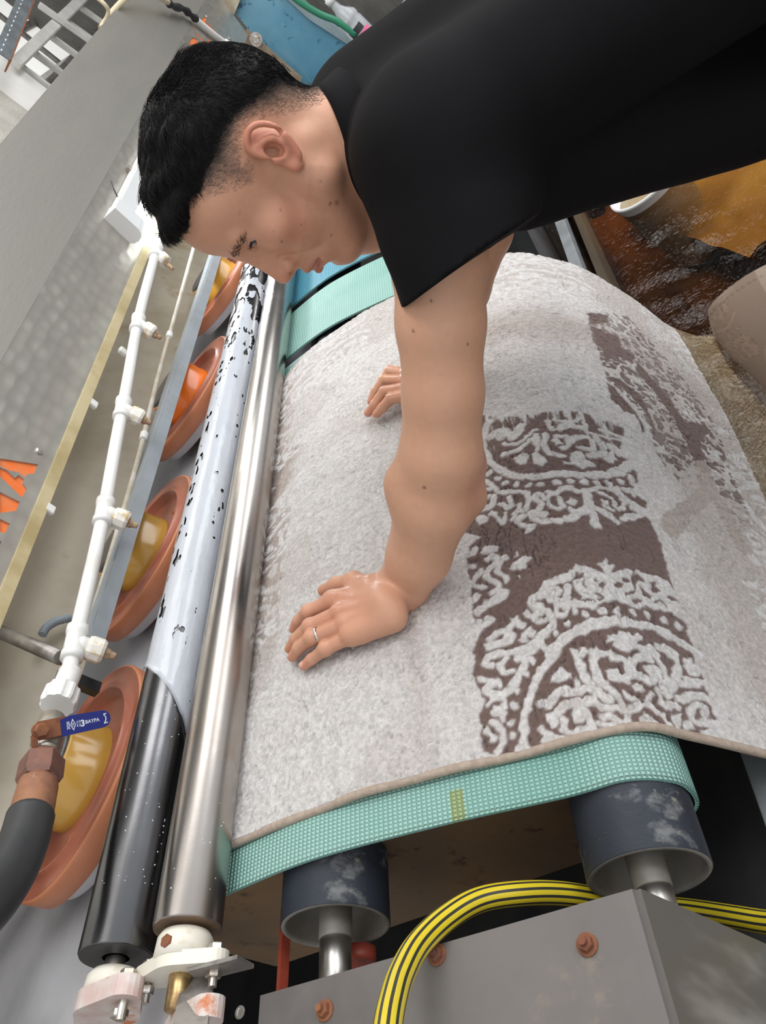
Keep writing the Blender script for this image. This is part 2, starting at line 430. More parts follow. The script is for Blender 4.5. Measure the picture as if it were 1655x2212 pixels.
m_disc = mat('terracotta_shaded', (.36, .110, .062), .34, col2=(.30, .088, .048), scale=7, coat=.15)  # same plastic as the rim, its shade put into a darker colour
m_disc_rim = mat('terracotta_rim', (.54, .20, .095), .4, col2=(.48, .17, .08), scale=9)  # the plate's plastic without the painted shade
m_must = mat('mustard_plastic', (.56, .33, .06), .22, col2=(.50, .28, .05), scale=5, coat=.3)
m_oran = mat('orange_plastic', (.90, .20, .015), .25, coat=.3)
m_yell = mat('amber_plastic', (.70, .38, .04), .22, col2=(.62, .33, .04), scale=5, coat=.3)
m_motor = mat('black_motor', (.02, .02, .022), .3, col2=(.035, .035, .038), scale=30, coat=.2)
m_bris = mat('pale_bristle', (.62, .60, .62), .7, bump=.8, bscale=200)
DR = .185
def brush_disc():
    t = thing('brush_disc', 'x', 'brush', (0, 0, 0), 'terracotta brush discs with drum caps')
    P = lambda pr, m, n, s=72: obj(n, *lathe((0, 0, 0), (0, 0, 1), pr, s, False), m, t, True)
    P([(-.036, DR - .012), (-.038, DR - .006), (-.036, DR - .002), (-.004, DR), (-.001, DR - .0012), (0, DR - .004)], m_disc_rim, 'rim')
    P([(0, DR - .004), (-.002, DR - .010), (-.003, .150), (.003, .1475), (.004, .1450), (.002, .1425), (-.012, .139), (-.013, .134), (-.016, .100), (-.014, .092), (-.014, .06)], m_disc, 'plate')
    for k in range(4):
        a = k * pi / 2 + .3
        obj('lug', *lathe((cos(a) * .122, sin(a) * .122, -.016), (0, 0, 1), [(0, .013), (.008, .0115), (.011, .008), (.011, .001)], 16), m_disc, t, True)
    P([(-.014, .083), (.0, .083), (.004, .0805), (.046, .0765), (.048, .0745), (.048, .058)], m_must, 'drum_cap')
    obj('motor_neck', *lathe((0, 0, .04), (0, 0, 1), [(0, .0715), (.010, .0715), (.015, .066), (.016, .05), (.019, .03), (.019, .001)], 32), m_motor, t, True)
    P([(-.062, .150), (-.060, .165), (-.036, .168)], m_bris, 'bristles')
    return t
d0 = brush_disc()
DISCS = [(.665, 1.12, 'terracotta brush disc with a mustard drum cap nearest the blue valve lever'),
         (1.165, 1.115, 'terracotta brush disc with a mustard drum cap, second from the near end'),
         (1.755, 1.105, 'terracotta brush disc with a bright orange drum cap'),
         (2.42, 1.09, 'farthest terracotta brush disc, with an amber drum cap beside the nose')]
for i, (x, y, lab) in enumerate(DISCS):
    z = -.383 + .004 * i
    if i == 0:
        o = d0; o.location = (x, y, z + OZ); o['label'] = lab
    else:
        o = copy_tree(d0, (x, y, z), None, lab)
    if i >= 2:
        for ch in o.children:
            if ch.name.startswith('drum_cap'):
                ch.data = ch.data.copy(); ch.data.materials[0] = m_oran if i == 2 else m_yell

# ------------------------------------------------------------------ angle bar, inner panel
m_alu = mat('blue_grey_bar', (.40, .44, .47), .42, .35, col2=(.34, .375, .395), scale=10)
t = thing('angle_bar', 'straight blue grey angle bar running above the brush drum caps', 'bar', (.80, 1.0, -.31))
obj('front_flange', *box((.80, .998, -.327), (X_END, 1.002, -.302)), m_alu, t)
obj('top_flange', *box((.80, 1.0025, -.3015), (X_END, 1.035, -.298)), m_alu, t)
m_inner = mat('stained_inner_sheet', (.36, .325, .255), .5, .2, col2=(.27, .235, .17), scale=3.2, lo=.40, hi=.64, col3=(.20, .13, .055), scale3=5.5, lo3=.54, hi3=.78, bump=.12, bscale=25)
def quad_sheet(name, P, th, m, parent=None, n=(30, 8), base=None):
    """thick sheet from corner points a,b,c,d"""
    a, b, c_, d = [np.asarray(q, float) for q in P]
    nn = np.cross(b - a, d - a); nn /= np.linalg.norm(nn)
    V = []; F = []
    for s in (0, 1):
        for i in range(n[0] + 1):
            for j in range(n[1] + 1):
                u = i / n[0]; v = j / n[1]
                V.append(a * (1 - u) * (1 - v) + b * u * (1 - v) + c_ * u * v + d * (1 - u) * v + nn * th * s)
    st = (n[0] + 1) * (n[1] + 1); w = n[1] + 1
    for i in range(n[0]):
        for j in range(n[1]):
            k = i * w + j
            F.append((k, k + w, k + w + 1, k + 1)); F.append((st + k, st + k + 1, st + k + w + 1, st + k + w))
    ring = [i * w for i in range(n[0] + 1)] + [n[0] * w + j for j in range(1, w)] + [i * w + n[1] for i in range(n[0] - 1, -1, -1)] + [j for j in range(n[1] - 1, 0, -1)]
    for i in range(len(ring)):
        p, q_ = ring[i], ring[(i + 1) % len(ring)]; F.append((q_, p, p + st, q_ + st))
    return obj(name, V, F, m, parent, base=base)
inner = quad_sheet('inner_panel', [(.54, 1.205, -.372), (X_END, 1.205, -.372), (X_END, 1.36, -.05), (.50, 1.36, -.05)], .003, m_inner, base=(.6, 1.038, -.315))
tag(inner, 'stained beige inner sheet behind the white spray pipe', 'panel')
m_void = mat('painted_void_shade', (.03, .03, .032), .6, col2=(.055, .052, .05), scale=6, bump=.2)  # near-black colour paints the darkness of the hollow machine
o = slab('void_backing', (.20, 1.8, -1.42), (X_END, 1.84, .2), m_void, None); tag(o, 'near black plate standing in for the unlit depth of the washing machine', 'panel')
_r = seen(163, 1470, 1.0); _r = _r * (1.06 / _r[1])
o = slab('motor_bracket', (_r[0] - .010, 1.052, _r[2] - .04), (_r[0] + .010, 1.068, _r[2] + .03), m_motor, None); tag(o, 'dark upright bracket beside the near end of the spray pipe', 'bracket')

# ------------------------------------------------------------------ hood sheet with cut-out letters
HN = np.array([.070, .976, .205]); HP = seen(0, 1317, 1.0); HP = HP * (1.12 / HP[1])
HD = np.array([.996, -.081, .046]); HD /= np.linalg.norm(HD); HN -= HD * HN.dot(HD); HN /= np.linalg.norm(HN)
HUP = np.cross(HD, HN)
if HUP[2] < 0: HUP = -HUP
def hood_uv(px, py):
    p = seen_plane(px, py, HN, HP) - HP
    return p.dot(HD), p.dot(HUP)
def hood_pt(s, u, off=0): return HP + HD * s + HUP * u - HN * off      # off > 0: towards the room
s_end, _ = hood_uv(530, 66)
h_low = np.mean([hood_uv(0, 1258)[1], hood_uv(250, 700)[1]])
h_top = np.mean([hood_uv(0, 310)[1], hood_uv(250, 20)[1]])
h_fold = np.mean([hood_uv(0, 800)[1], hood_uv(290, 250)[1], hood_uv(364, 145)[1]])
m_hood = mat('brushed_stainless', (.56, .535, .485), .36, .7, col2=(.48, .455, .41), scale=5, stretch=(.5, 1, 3), lo=.3, hi=.7, bump=.12, bscale=14, bstretch=(2, 1, 6), bdist=.004, rvar=.1)
m_swirl = mat('swirl_polished_stainless', (.56, .535, .485), .32, .7, col2=(.49, .465, .42), scale=9, rvar=.1)
def add_swirl(m, s, strength):
    N, L, b = nodes(m)
    tc = N.new('ShaderNodeTexCoord'); mp = N.new('ShaderNodeMapping'); mp.inputs['Scale'].default_value = (s, 1, s * 1.5)
    L.new(tc.outputs['Object'], mp.inputs['Vector'])
    w = N.new('ShaderNodeTexVoronoi'); w.feature = 'F1'; w.inputs['Scale'].default_value = 1; w.inputs['Randomness'].default_value = .55
    w.feature = 'SMOOTH_F1'; w.inputs['Smoothness'].default_value = .35
    L.new(mp.outputs['Vector'], w.inputs['Vector'])
    bp = N.new('ShaderNodeBump'); bp.inputs['Strength'].default_value = strength; bp.inputs['Distance'].default_value = .004
    L.new(w.outputs['Distance'], bp.inputs['Height']); L.new(bp.outputs['Normal'], b.inputs['Normal'])
    old = b.inputs['Base Color'].links[0].from_socket
    r = N.new('ShaderNodeMapRange'); r.inputs['From Max'].default_value = .9; r.inputs['To Min'].default_value = 1.12; r.inputs['To Max'].default_value = .82
    L.new(w.outputs['Distance'], r.inputs['Value'])
    mx = N.new('ShaderNodeMix'); mx.data_type = 'RGBA'; mx.blend_type = 'MULTIPLY'; mx.inputs['Factor'].default_value = 1
    L.new(old, mx.inputs[6]); L.new(r.outputs['Result'], mx.inputs[7]); L.new(mx.outputs[2], b.inputs['Base Color'])
add_swirl(m_swirl, 24, .5)
m_orange = mat('orange_letter', (.92, .19, .035), .45, col2=(.85, .24, .08), scale=30)
m_lip = mat('yellowed_plastic_edge', (.58, .49, .29), .5, col2=(.42, .33, .16), scale=9, lo=.4, hi=.7, bump=.1)
hood = thing('machine_hood', 'long stainless machine hood with cut out orange letters', 'hood', tuple(hood_pt(0, 0)))
th = .003
def hood_box(s0, s1, u0, u1, off0, off1):
    c = hood_pt((s0 + s1) / 2, (u0 + u1) / 2, (off0 + off1) / 2)
    return bbox_axes(c, [HD, HUP, -HN], [(s1 - s0) / 2, (u1 - u0) / 2, (off1 - off0) / 2])
band = obj('letter_band', *hood_box(-.75, s_end, h_low, h_fold, -th, 0), m_swirl, hood)
up = obj('upper_sheet', *hood_box(-.75, s_end + .02, h_fold, h_top, -th, .0006), m_hood, hood)
# letters: outlines taken as they stand on the sheet
L_ = {
 'letter_a': [[(0, 990), (82, 1003), (74, 1023), (58, 1024), (54, 1031), (40, 1020), (20, 1016), (0, 1006)],
              [(0, 1009), (16, 1017), (33, 1033), (40, 1026), (52, 1035), (50, 1044), (58, 1056), (48, 1075), (0, 1029)]],
 'letter_n': [[(0, 1063), (43, 1084), (36, 1103), (0, 1108)], [(0, 1121), (22, 1131), (11, 1152), (0, 1149)], [(0, 1168), (3, 1170), (0, 1180)]],
 'letter_t': [[(446, 37), (440, 36), (433, 49), (434, 54), (439, 53), (443, 49), (464, 70), (466, 67), (444, 46), (446, 41)]],
 'letter_u': [[(422, 69), (421, 72), (438, 91), (446, 95), (453, 92), (454, 86), (447, 79), (441, 71), (445, 79), (450, 86), (449, 90), (445, 90), (440, 88)]],
 'umlaut': [[(416, 57), (420, 61), (419, 64), (415, 60)]],
 'letter_r': [[(408, 93), (414, 82), (420, 81), (426, 87), (429, 94), (429, 97), (439, 101), (438, 105), (428, 102), (433, 112), (428, 115)]],
 'letter_a.001': [[(400, 104), (403, 101), (421, 119), (416, 119), (412, 116), (409, 122), (406, 121)]],
 'letter_z': [[(476, 78), (480, 80), (486, 88), (493, 104), (490, 105), (480, 88), (473, 97), (470, 93)]],
 'letter_i': [[(459, 89), (464, 94), (463, 96), (458, 91)], [(467, 97), (477, 104), (475, 107), (466, 100)]],
 'colon': [[(502, 89), (507, 93), (505, 97), (500, 94)], [(499, 99), (503, 101), (501, 105), (497, 105)]],
 'letter_mark': [[(462, 104), (467, 109), (465, 111), (461, 108)]], 'letter_mark.001': [[(369, 131), (374, 135), (372, 139), (368, 136)]], 'letter_mark.002': [[(363, 141), (368, 146), (366, 150), (362, 146)]], 'letter_mark.003': [[(390, 122), (396, 121), (392, 126), (387, 126)]],
}
cut = bmesh.new(); tmpV = []
cuts = []
for n_, polys in L_.items():
    allp = []
    for pl in polys:
        uv = [hood_uv(*p) for p in pl]
        cuts.append(uv)
        uv2 = uv
        allp.append(prism(uv2, hood_pt(0, 0, -.0060), HD, HUP, -HN, .0025))
    obj(n_.split('.')[0], *merge(*allp), m_orange, hood)
cutter = obj('letter_cut', *merge(*[prism(uv, hood_pt(0, 0, -.02), HD, HUP, -HN, .04) for uv in cuts]), m_orange)
for ob_ in (band, cutter):
    bm = bmesh.new(); bm.from_mesh(ob_.data); bmesh.ops.recalc_face_normals(bm, faces=bm.faces[:]); bm.to_mesh(ob_.data); bm.free()
bpy.context.view_layer.update()
bo = band.modifiers.new('cut', 'BOOLEAN'); bo.object = cutter; bo.operation = 'DIFFERENCE'; bo.solver = 'EXACT'
bpy.context.view_layer.update()
me2 = bpy.data.meshes.new_from_object(band.evaluated_get(bpy.context.evaluated_depsgraph_get()))
band.modifiers.clear(); band.data = me2
bpy.data.objects.remove(cutter)
# screws on the hood
m_screw = mat('steel_screw', (.60, .59, .56), .3, .9)
for px, py, r_ in ((84, 975, .0075), (496, 83, .010), (447, 36, .009)):
    s_, u_ = hood_uv(px, py)
    obj('screw', *merge(lathe(hood_pt(s_, u_, 0), -HN, [(0, r_), (.0025, r_), (.004, r_ * .6)], 18),
        bbox_axes(hood_pt(s_, u_, .0042), [HD, HUP, -HN], [r_ * .55, r_ * .1, .0006]), bbox_axes(hood_pt(s_, u_, .0042), [HD, HUP, -HN], [r_ * .1, r_ * .55, .0006])), m_screw, hood)
# yellowed edge strip with clips
lw = h_low - np.mean([hood_uv(0, 1317)[1], hood_uv(271, 700)[1]])
strip_ = obj('edge_strip', *hood_box(-.7, 2.7, h_low - lw, h_low + .004, -.012, .0035), m_lip, hood)
obj('end_flange', *hood_box(2.71, s_end, h_low - .075, h_low, -th, 0), m_swirl, hood)
m_white = mat('white_pvc', (.80, .80, .77), .35, col2=(.70, .68, .62), scale=10, lo=.55, hi=.75, bump=.04)
for px, py in ((197, 868), (102, 1095), (262, 755)):
    s_, u_ = hood_uv(px, py)
    obj('clip', *bbox_axes(hood_pt(s_, u_ - .006, -.002), [HD, HUP, -HN], [.010, .010, .006], .002), m_white, hood)

# ------------------------------------------------------------------ fluorescent lamp under the hood edge
m_lampw = mat('white_lamp_plastic', (.74, .74, .74), .45)
m_tube = mat('lit_tube', (1, 1, 1), .5, emit=(.93, .97, 1.0), estr=9)
sL, uL = hood_uv(240, 486)
lamp = thing('fluorescent_lamp', 'lit white fluorescent lamp batten fixed under the hood edge', 'lamp', tuple(hood_pt(sL, uL)))
def lbox(s0, s1, u0, u1, o0, o1, b=.004):
    return bbox_axes(hood_pt((s0 + s1) / 2, (u0 + u1) / 2, (o0 + o1) / 2), [HD, HUP, -HN], [(s1 - s0) / 2, (u1 - u0) / 2, (o1 - o0) / 2], b)
LL = 1.25
obj('batten', *lbox(sL + .05, sL + LL, uL - .030, uL + .022, 0, .042), m_lampw, lamp)
capo = [(.024, 0), (.024, .046), (-.050, .050), (-.064, .046), (-.073, .036), (-.076, .022), (-.072, .008), (-.064, 0)]
capo = [(u_, o_) for u_, o_ in capo]
obj('end_cap', *prism([(a_, b_) for a_, b_ in capo], hood_pt(sL, uL), HUP, -HN, HD, .058), m_lampw, lamp)
obj('end_cap', *prism([(a_, b_) for a_, b_ in capo], hood_pt(sL + LL, uL), HUP, -HN, HD, .058), m_lampw, lamp)
obj('tube', *cyl(hood_pt(sL + .058, uL - .050, .026), hood_pt(sL + LL, uL - .050, .026), .013, 20), m_tube, lamp, True)
obj('bracket_clip', *lbox(sL + .30, sL + .33, uL + .018, uL + .034, 0, .012), m_bolt, lamp)
obj('wire_tie', *tube([hood_pt(sL + .12, uL + .022, .012), hood_pt(sL + .13, uL + .040, .016), hood_pt(sL + .16, uL + .055, .012)], .002, 6), m_motor, lamp)
ld = bpy.data.lights.new('tube_light', 'AREA'); ld.shape = 'RECTANGLE'; ld.size = LL - .1; ld.size_y = .03; ld.energy = 8; ld.color = (.92, .96, 1)
lo_ = bpy.data.objects.new('tube_light', ld); COL.objects.link(lo_)
_z = Vector(HUP * .75 + HN * .65).normalized(); _x = Vector(HD); _y = _z.cross(_x).normalized()
_p = hood_pt(sL + LL / 2, uL - .066, .030)
lo_.matrix_world = Matrix(((_x[0], _y[0], _z[0], _p[0]), (_x[1], _y[1], _z[1], _p[1]), (_x[2], _y[2], _z[2], _p[2] + OZ), (0, 0, 0, 1)))

# lamp cable: cream sheath, black tape, white conduit
m_cream = mat('cream_cable', (.62, .52, .36), .5)
m_tape = mat('black_tape', (.02, .02, .022), .45, bump=.5, bscale=120)
def hoodpath(pp): 
    return [hood_pt(*hood_uv(x, y), o) for x, y, o in pp]
cable = thing('lamp_cable', 'lamp cable over the hood: cream sheath, black tape, white conduit', 'cable', tuple(hood_pt(*hood_uv(350, 20), .02)))
obj('sheath', *tube(catmull(hoodpath([(238, 40, -.05), (248, 20, -.01), (262, 8, .03), (285, 4, .05), (318, 12, .05), (352, 22, .04)]), 40), .010, 10), m_cream, cable, True)
obj('tape', *tube(catmull(hoodpath([(348, 21, .04), (362, 27, .035), (385, 30, .03), (402, 40, .025), (417, 50, .022)]), 40), .013, 10, rs=.013 + .003 * np.sin(np.linspace(0, 22, 40))), m_tape, cable, True)
obj('conduit', *tube(catmull(hoodpath([(416, 49, .020), (450, 76, .018), (488, 104, .016)]), 16), .013, 10), m_white, cable, True)
obj('gland', *tube(hoodpath([(480, 99, .016), (484, 102, .016), (490, 106, .016)]), .021, 8), m_white, cable)
tag(obj('cream_wire', *tube(catmull(hoodpath([(208, -6, .0), (222, 14, .01), (234, 26, .0), (240, 36, -.04)]), 24), .007, 8), m_cream, None, True, base=tuple(hood_pt(*hood_uv(222, 14)))), 'thin cream wire bending behind the hood top edge', 'wire')

# ------------------------------------------------------------------ spray pipe with tees and nozzles
def at_y(px, py, y): r = seen(px, py, 1.0); return r * (y / r[1])
YP = .965
pc = [(148, 1462), (161, 1392), (190, 1265), (222, 1118), (250, 960), (275, 825), (299, 690), (329, 572), (352, 490), (372, 420)]
pp = [at_y(x, y, YP + .0 * i) for i, (x, y) in enumerate(pc)]
pipe = thing('spray_pipe', 'white plastic spray pipe with six tees and rusty nozzles', 'pipe', tuple(pp[1]))
RP = .0118
PATH = catmull(pp, 80)
obj('pipe', *tube(PATH, RP, 18), m_white, pipe, True)
m_nozrust = mat('dirty_nozzle', (.34, .20, .14), .7, .2, col2=(.50, .38, .22), scale=60, bump=.4, bscale=100)
m_scale = mat('limescale', (.80, .77, .70), .6, col2=(.62, .48, .24), scale=45, lo=.5, hi=.66, bump=.3, bscale=90)
for (x, y, px2, py2) in ((163, 1385, 233, 1416), (224, 1105, 279, 1133), (262, 880, 317, 914), (294, 702, 340, 730), (345, 550, 372, 588)):
    c = at_y(x, y, YP); d = np.gradient(PATH, axis=0)[np.argmin(np.linalg.norm(PATH - c, axis=1))]; d /= np.linalg.norm(d)
    c = PATH[np.argmin(np.linalg.norm(PATH - c, axis=1))]
    e = at_y(px2, py2, YP - .012) - c; e -= d * e.dot(d) * .25; LN = np.linalg.norm(e); e /= LN
    tee = obj('tee', *merge(lathe(c - d * .030, d, [(0, RP), (0, .0165), (.012, .0165), (.014, .0148), (.046, .0148), (.048, .0165), (.060, .0165), (.060, RP)], 24),
                            cyl(c, c + e * .022, .0145, 20)), m_white, pipe, True)
    obj('socket', *lathe(c + e * .018, e, [(0, .0175), (.006, .0195), (.022, .0195), (.027, .016), (.027, .006)], 10), m_scale, tee)
    n0 = c + e * .043
    obj('nozzle', *merge(hexnut(n0, e, .0085, .010), cyl(n0 + e * .009, n0 + e * max(.02, LN - .043), .0062, 12, r2=.005, bev=.001)), m_nozrust, tee)
# thin drip pipe behind it
pts = [at_y(x, y, 1.025) for x, y in ((196, 1345), (262, 1120), (300, 985), (345, 800), (398, 610), (428, 500))]
o = obj('thin_pipe', *tube(catmull(pts, 50), .0055, 10), mat('beige_pipe', (.58, .54, .46), .5, col2=(.44, .38, .28), scale=20), None, True, base=tuple(pts[1]))
tag(o, 'thin beige pipe running just above the angle bar', 'pipe')
for i in (9, 22, 33):
    P_ = catmull(pts, 50); dd = P_[i + 1] - P_[i]; dd /= np.linalg.norm(dd)
    obj('collar', *cyl(P_[i] - dd * .012, P_[i] + dd * .012, .0085, 12, bev=.001), m_white, o, True)
# steel support pipe and a stub of flexible conduit
a_, b_ = at_y(-30, 1352, 1.22), at_y(132, 1421, .985)
tag(obj('support_pipe', *cyl(a_, b_, .0115, 18), mat('grey_pipe', (.30, .28, .26), .4, .7, col2=(.16, .14, .12), scale=16), None, True, base=tuple(b_)), 'grey steel support pipe reaching to the white spray pipe', 'pipe')
fl = catmull([at_y(x, y, 1.20) for x, y in ((91, 1371), (100, 1356), (118, 1344), (140, 1337), (152, 1335))], 70)
tag(obj('flexible_conduit', *tube(fl, .008, 12, rs=.0072 + .0014 * np.sin(np.arange(70) * 2 * pi / 4.6)), mat('grey_corrugated', (.24, .28, .31), .5), None, True, base=tuple(fl[0])), 'short grey corrugated conduit stub on the beige panel', 'conduit')

# ------------------------------------------------------------------ union, ball valve, nut, coupling and rubber hose
U0 = pp[0]; U1 = at_y(112, 1555, .95)
d = (U1 - U0) / np.linalg.norm(U1 - U0)
uni = thing('pipe_union', 'white plastic union nut at the near end of the spray pipe', 'fitting', tuple(U0))
obj('sleeve', *cyl(U0 + d * -.012, U0 + d * .030, .0165, 20, bev=.002), m_white, uni, True)
nn = 20; prof = [(.026, .020), (.030, .0245), (.054, .0255), (.060, .023), (.060, .012)]
V, F = lathe(U0, d, prof, 40)
V = [np.asarray(v) for v in V]
for j in range(len(prof)):
    for i in range(40):
        if i % 4 in (0, 1) and 0 < j < 4:
            k = j * 40 + i; ax = U0 + d * prof[j][0]; V[k] = ax + (V[k] - ax) * .93
obj('union_nut', V, F, m_white, uni)
m_valve = mat('nickel_valve', (.50, .46, .40), .38, .9, col2=(.36, .32, .26), scale=24, rvar=.2)
Vp = [at_y(112, 1557, .948), at_y(92, 1640, .935)]
d = (Vp[1] - Vp[0]); LV = np.linalg.norm(d); d /= LV
val = thing('ball_valve', 'nickel ball valve with a rusty stem and blue lever handle', 'valve', tuple(Vp[0]))
obj('body', *lathe(Vp[0] - d * .005, d, [(0, .0165), (.012, .0165), (.018, .0195), (.034, .0205), (.048, .0195), (.053, .0165), (.056, .0165), (.058, .0185), (LV * .90, .0175), (LV, .016)], 28), m_valve, val, True)
hc = at_y(84, 1578, .915); vx = at_y(130, 1571, .912); ve = at_y(236, 1550, .905)
la = (ve - vx) / np.linalg.norm(ve - vx); ln_ = -seen(150, 1570, 1.0); ln_ /= np.linalg.norm(ln_)
ln_ = ln_ - la * ln_.dot(la); ln_ /= np.linalg.norm(ln_); lv = np.cross(la, ln_)
vup = seen(150, 1500, 1.0) - seen(150, 1600, 1.0)
if lv.dot(vup) < 0: lv = -lv
obj('stem_plate', *merge(bbox_axes((hc + vx) / 2 + la * .004, [la, lv, ln_], [np.linalg.norm(vx - hc) / 2 + .006, .012, .0022], .001),
    lathe(hc, ln_, [(0, .010), (.004, .010)], 16), bbox_axes(hc - la * .007 - lv * .016, [la, lv, ln_], [.0035, .012, .003], .001)), m_rust, val)
obj('stem_nut', *hexnut(hc + ln_ * .002, ln_, .009, .010), m_rust, val)
m_blue = mat('blue_lever_sleeve', (.018, .03, .20), .28, coat=.3)
Lh = np.linalg.norm(ve - vx); hw = .0125
prof = [(0, -hw)] + [(Lh - .012, -hw * .92)] + [(Lh - .012 + .012 * sin(t), -hw * .92 * cos(t)) for t in np.linspace(.2, pi - .2, 9)] + [(Lh - .012, hw * .92), (.012, hw), (0, hw * .75)]
lever = obj('lever_sleeve', *prism(prof, vx - ln_ * .001, la, lv, ln_, .005), m_blue, val)
m_print = mat('white_print', (.80, .84, .90), .5)
def lettering(txt, name, c, ex, ey, h, parent, m=m_print, bold=.012, sx=1.0):
    cu = bpy.data.curves.new(name, 'FONT'); cu.body = txt; cu.size = 1; cu.align_x = 'CENTER'; cu.align_y = 'CENTER'; cu.extrude = .02; cu.offset = bold
    tmp = bpy.data.objects.new(name, cu); COL.objects.link(tmp); bpy.context.view_layer.update()
    me = bpy.data.meshes.new_from_object(tmp.evaluated_get(bpy.context.evaluated_depsgraph_get()))
    bpy.data.objects.remove(tmp)
    en = np.cross(ex, ey); co = np.empty(len(me.vertices) * 3); me.vertices.foreach_get('co', co); co = co.reshape(-1, 3)
    w = co[:, :1] * ex * h * sx + co[:, 1:2] * ey * h + np.clip(co[:, 2:3], 0, 1) * en * h * .3 + np.asarray(c)
    fs = [tuple(p.vertices) for p in me.polygons]
    bpy.data.meshes.remove(me)
    return obj(name, w, fs, m, parent)
lz = ln_ * .0042
def lp(a, b): return vx + la * (Lh * a) + lv * b + lz
lettering('2020', 'year_print', lp(.135, 0), lv, -la, .0058, lever, sx=.9)
lettering('BAYPA', 'maker_print', lp(.615, .0), la, lv, .0066, lever)
lettering('3', 'size_print', lp(.42, -.0008), la, lv, .0115, lever, bold=.03)
lettering('PN 25', 'rating_print', lp(.315, .0), lv, -la, .0030, lever)
lettering('DN 20', 'rating_print', lp(.365, .0), lv, -la, .0030, lever)
# diamond mark
def ring2(poly, w):
    n = len(poly); c = np.mean(poly, axis=0); P = np.array(poly); Q = c + (P - c) * (1 - w)
    out = []
    for i in range(n):
        j = (i + 1) % n; out.append([tuple(P[i]), tuple(P[j]), tuple(Q[j]), tuple(Q[i])])
    return out
dm = merge(*[prism(p_, lp(.225, 0), la, lv, ln_, .0004) for p_ in ring2([(0, .0078), (.0036, 0), (0, -.0078), (-.0036, 0)], .25)])
obj('diamond_mark', *dm, m_print, lever)
lettering('TSE', 'diamond_print', lp(.225, 0), lv, -la, .0032, lever)
arc = merge(*[prism([(cos(a) * .0072, sin(a) * .0072), (cos(a + .22) * .0072, sin(a + .22) * .0072), (cos(a + .22) * .0060, sin(a + .22) * .0060), (cos(a) * .0060, sin(a) * .0060)], lp(.80, 0), la, lv, ln_, .0004) for a in np.arange(-1.0, .95, .22)],
            prism([(.003, -.0068), (.009, -.0062), (.009, -.005), (.004, -.0055)], lp(.80, 0), la, lv, ln_, .0004), prism([(.004, .0068), (.008, .0068), (.008, .0056), (.004, .0056)], lp(.80, 0), la, lv, ln_, .0004))
obj('arrow_print', *arc, m_print, lever)
# iron nut, copper coloured coupling, rubber hose
cp = thing('hose_coupling', 'rusty iron nut and coupling between the valve and the black rubber hose', 'coupling', tuple(at_y(90, 1670, .93)))
a_, b_, c_ = at_y(93, 1636, .935), at_y(83, 1694, .925), at_y(64, 1772, .912)
m_iron = mat('brown_iron', (.17, .085, .065), .6, .3, col2=(.24, .11, .08), scale=40, bump=.3, bscale=80)
m_coprust = mat('copper_rust', (.36, .17, .09), .65, .25, col2=(.24, .11, .07), scale=22, col3=(.5, .27, .17), scale3=35, bump=.4, bscale=70)
obj('collar', *lathe(a_, b_ - a_, [(-.004, .014), (-.002, .020), (.004, .022)], 24), m_iron, cp, True)
obj('hex_nut', *lathe(a_, b_ - a_, [(.002, .023), (.006, .0275), (.034, .028), (.040, .025)], 6), m_iron, cp)
obj('sleeve', *lathe(b_, c_ - b_, [(-.004, .0225), (.004, .024), (np.linalg.norm(c_ - b_) - .006, .0255), (np.linalg.norm(c_ - b_) + .004, .024)], 28), m_coprust, cp, True)
m_rub = mat('black_rubber', (.022, .023, .025), .5, col2=(.034, .035, .037), scale=12, bump=.15, bscale=40)
hp = catmull([at_y(66, 1764, .913), at_y(52, 1815, .90), at_y(28, 1872, .885), at_y(-8, 1930, .87), at_y(-60, 1985, .85), at_y(-140, 2030, .84)], 40)
tag(obj('rubber_hose', *tube(hp, .0275, 22), m_rub, None, True, base=tuple(hp[0])), 'thick black rubber hose below the rusty coupling', 'hose')

# ------------------------------------------------------------------ conveyor drums and belts
m_drum = mat('worn_rubber_drum', (.026, .032, .045), .5, col2=(.17, .175, .18), scale=26, lo=.52, hi=.66, detail=8, stretch=(1.3, 1, 1), col3=(.34, .31, .25), scale3=21, lo3=.60, hi3=.70, bump=.3, bscale=60)
m_drumin = mat('drum_grey_metal', (.36, .34, .31), .6, .3, col2=(.26, .24, .21), scale=22, bump=.2)
def drum(label, c, r, x0, shx, skew=0.0):
    EX = np.array([1., skew, 0]); EX /= np.linalg.norm(EX)
    t = thing('conveyor_drum', label, 'drum', (x0, c[0], c[1]), 'conveyor drums under the belts')
    obj('shell', *lathe((x0, c[0], c[1]), EX, [(0, r - .001), (.001, r), (X_END - x0, r)], 96, False), m_drum, t, True)
    obj('rim', *lathe((x0, c[0], c[1]), EX, [(.0005, r - .0006), (0, r - .001), (-.0005, r - .005), (.004, r - .006), (.045, r - .008), (.046, .012)], 72, False), m_drumin, t, True)
    obj('hub', *cyl((x0 - .014, c[0], c[1]), (x0 + .046, c[0], c[1]), .0185, 28, bev=.002), m_drumin, t, True)
    obj('shaft', *cyl((shx, c[0], c[1]), (x0 + .01, c[0], c[1]), .0175, 28), m_shaft, t, True)
    return t
D1 = (.700, -.568); D2 = (.383, -.702)
drum('dark worn conveyor drum nearer the rollers, its hollow end facing out', D1, .061, .350, .262)
drum('dark worn conveyor drum under the outer turn of the belt', D2, .0605, .327, .262, -.018)
BELT = catmull([(.90, -.478), (.84, -.473), (.771, -.478), (.656, -.503), (.517, -.563), (.404, -.622), (.3465, -.6455), (.319, -.684), (.3165, -.7155), (.330, -.748), (.36, -.767), (.395, -.768), (.43, -.757), (.455, -.74)], 260)
_bs = np.concatenate([[0], np.cumsum(np.linalg.norm(np.diff(BELT, axis=0), axis=1))])
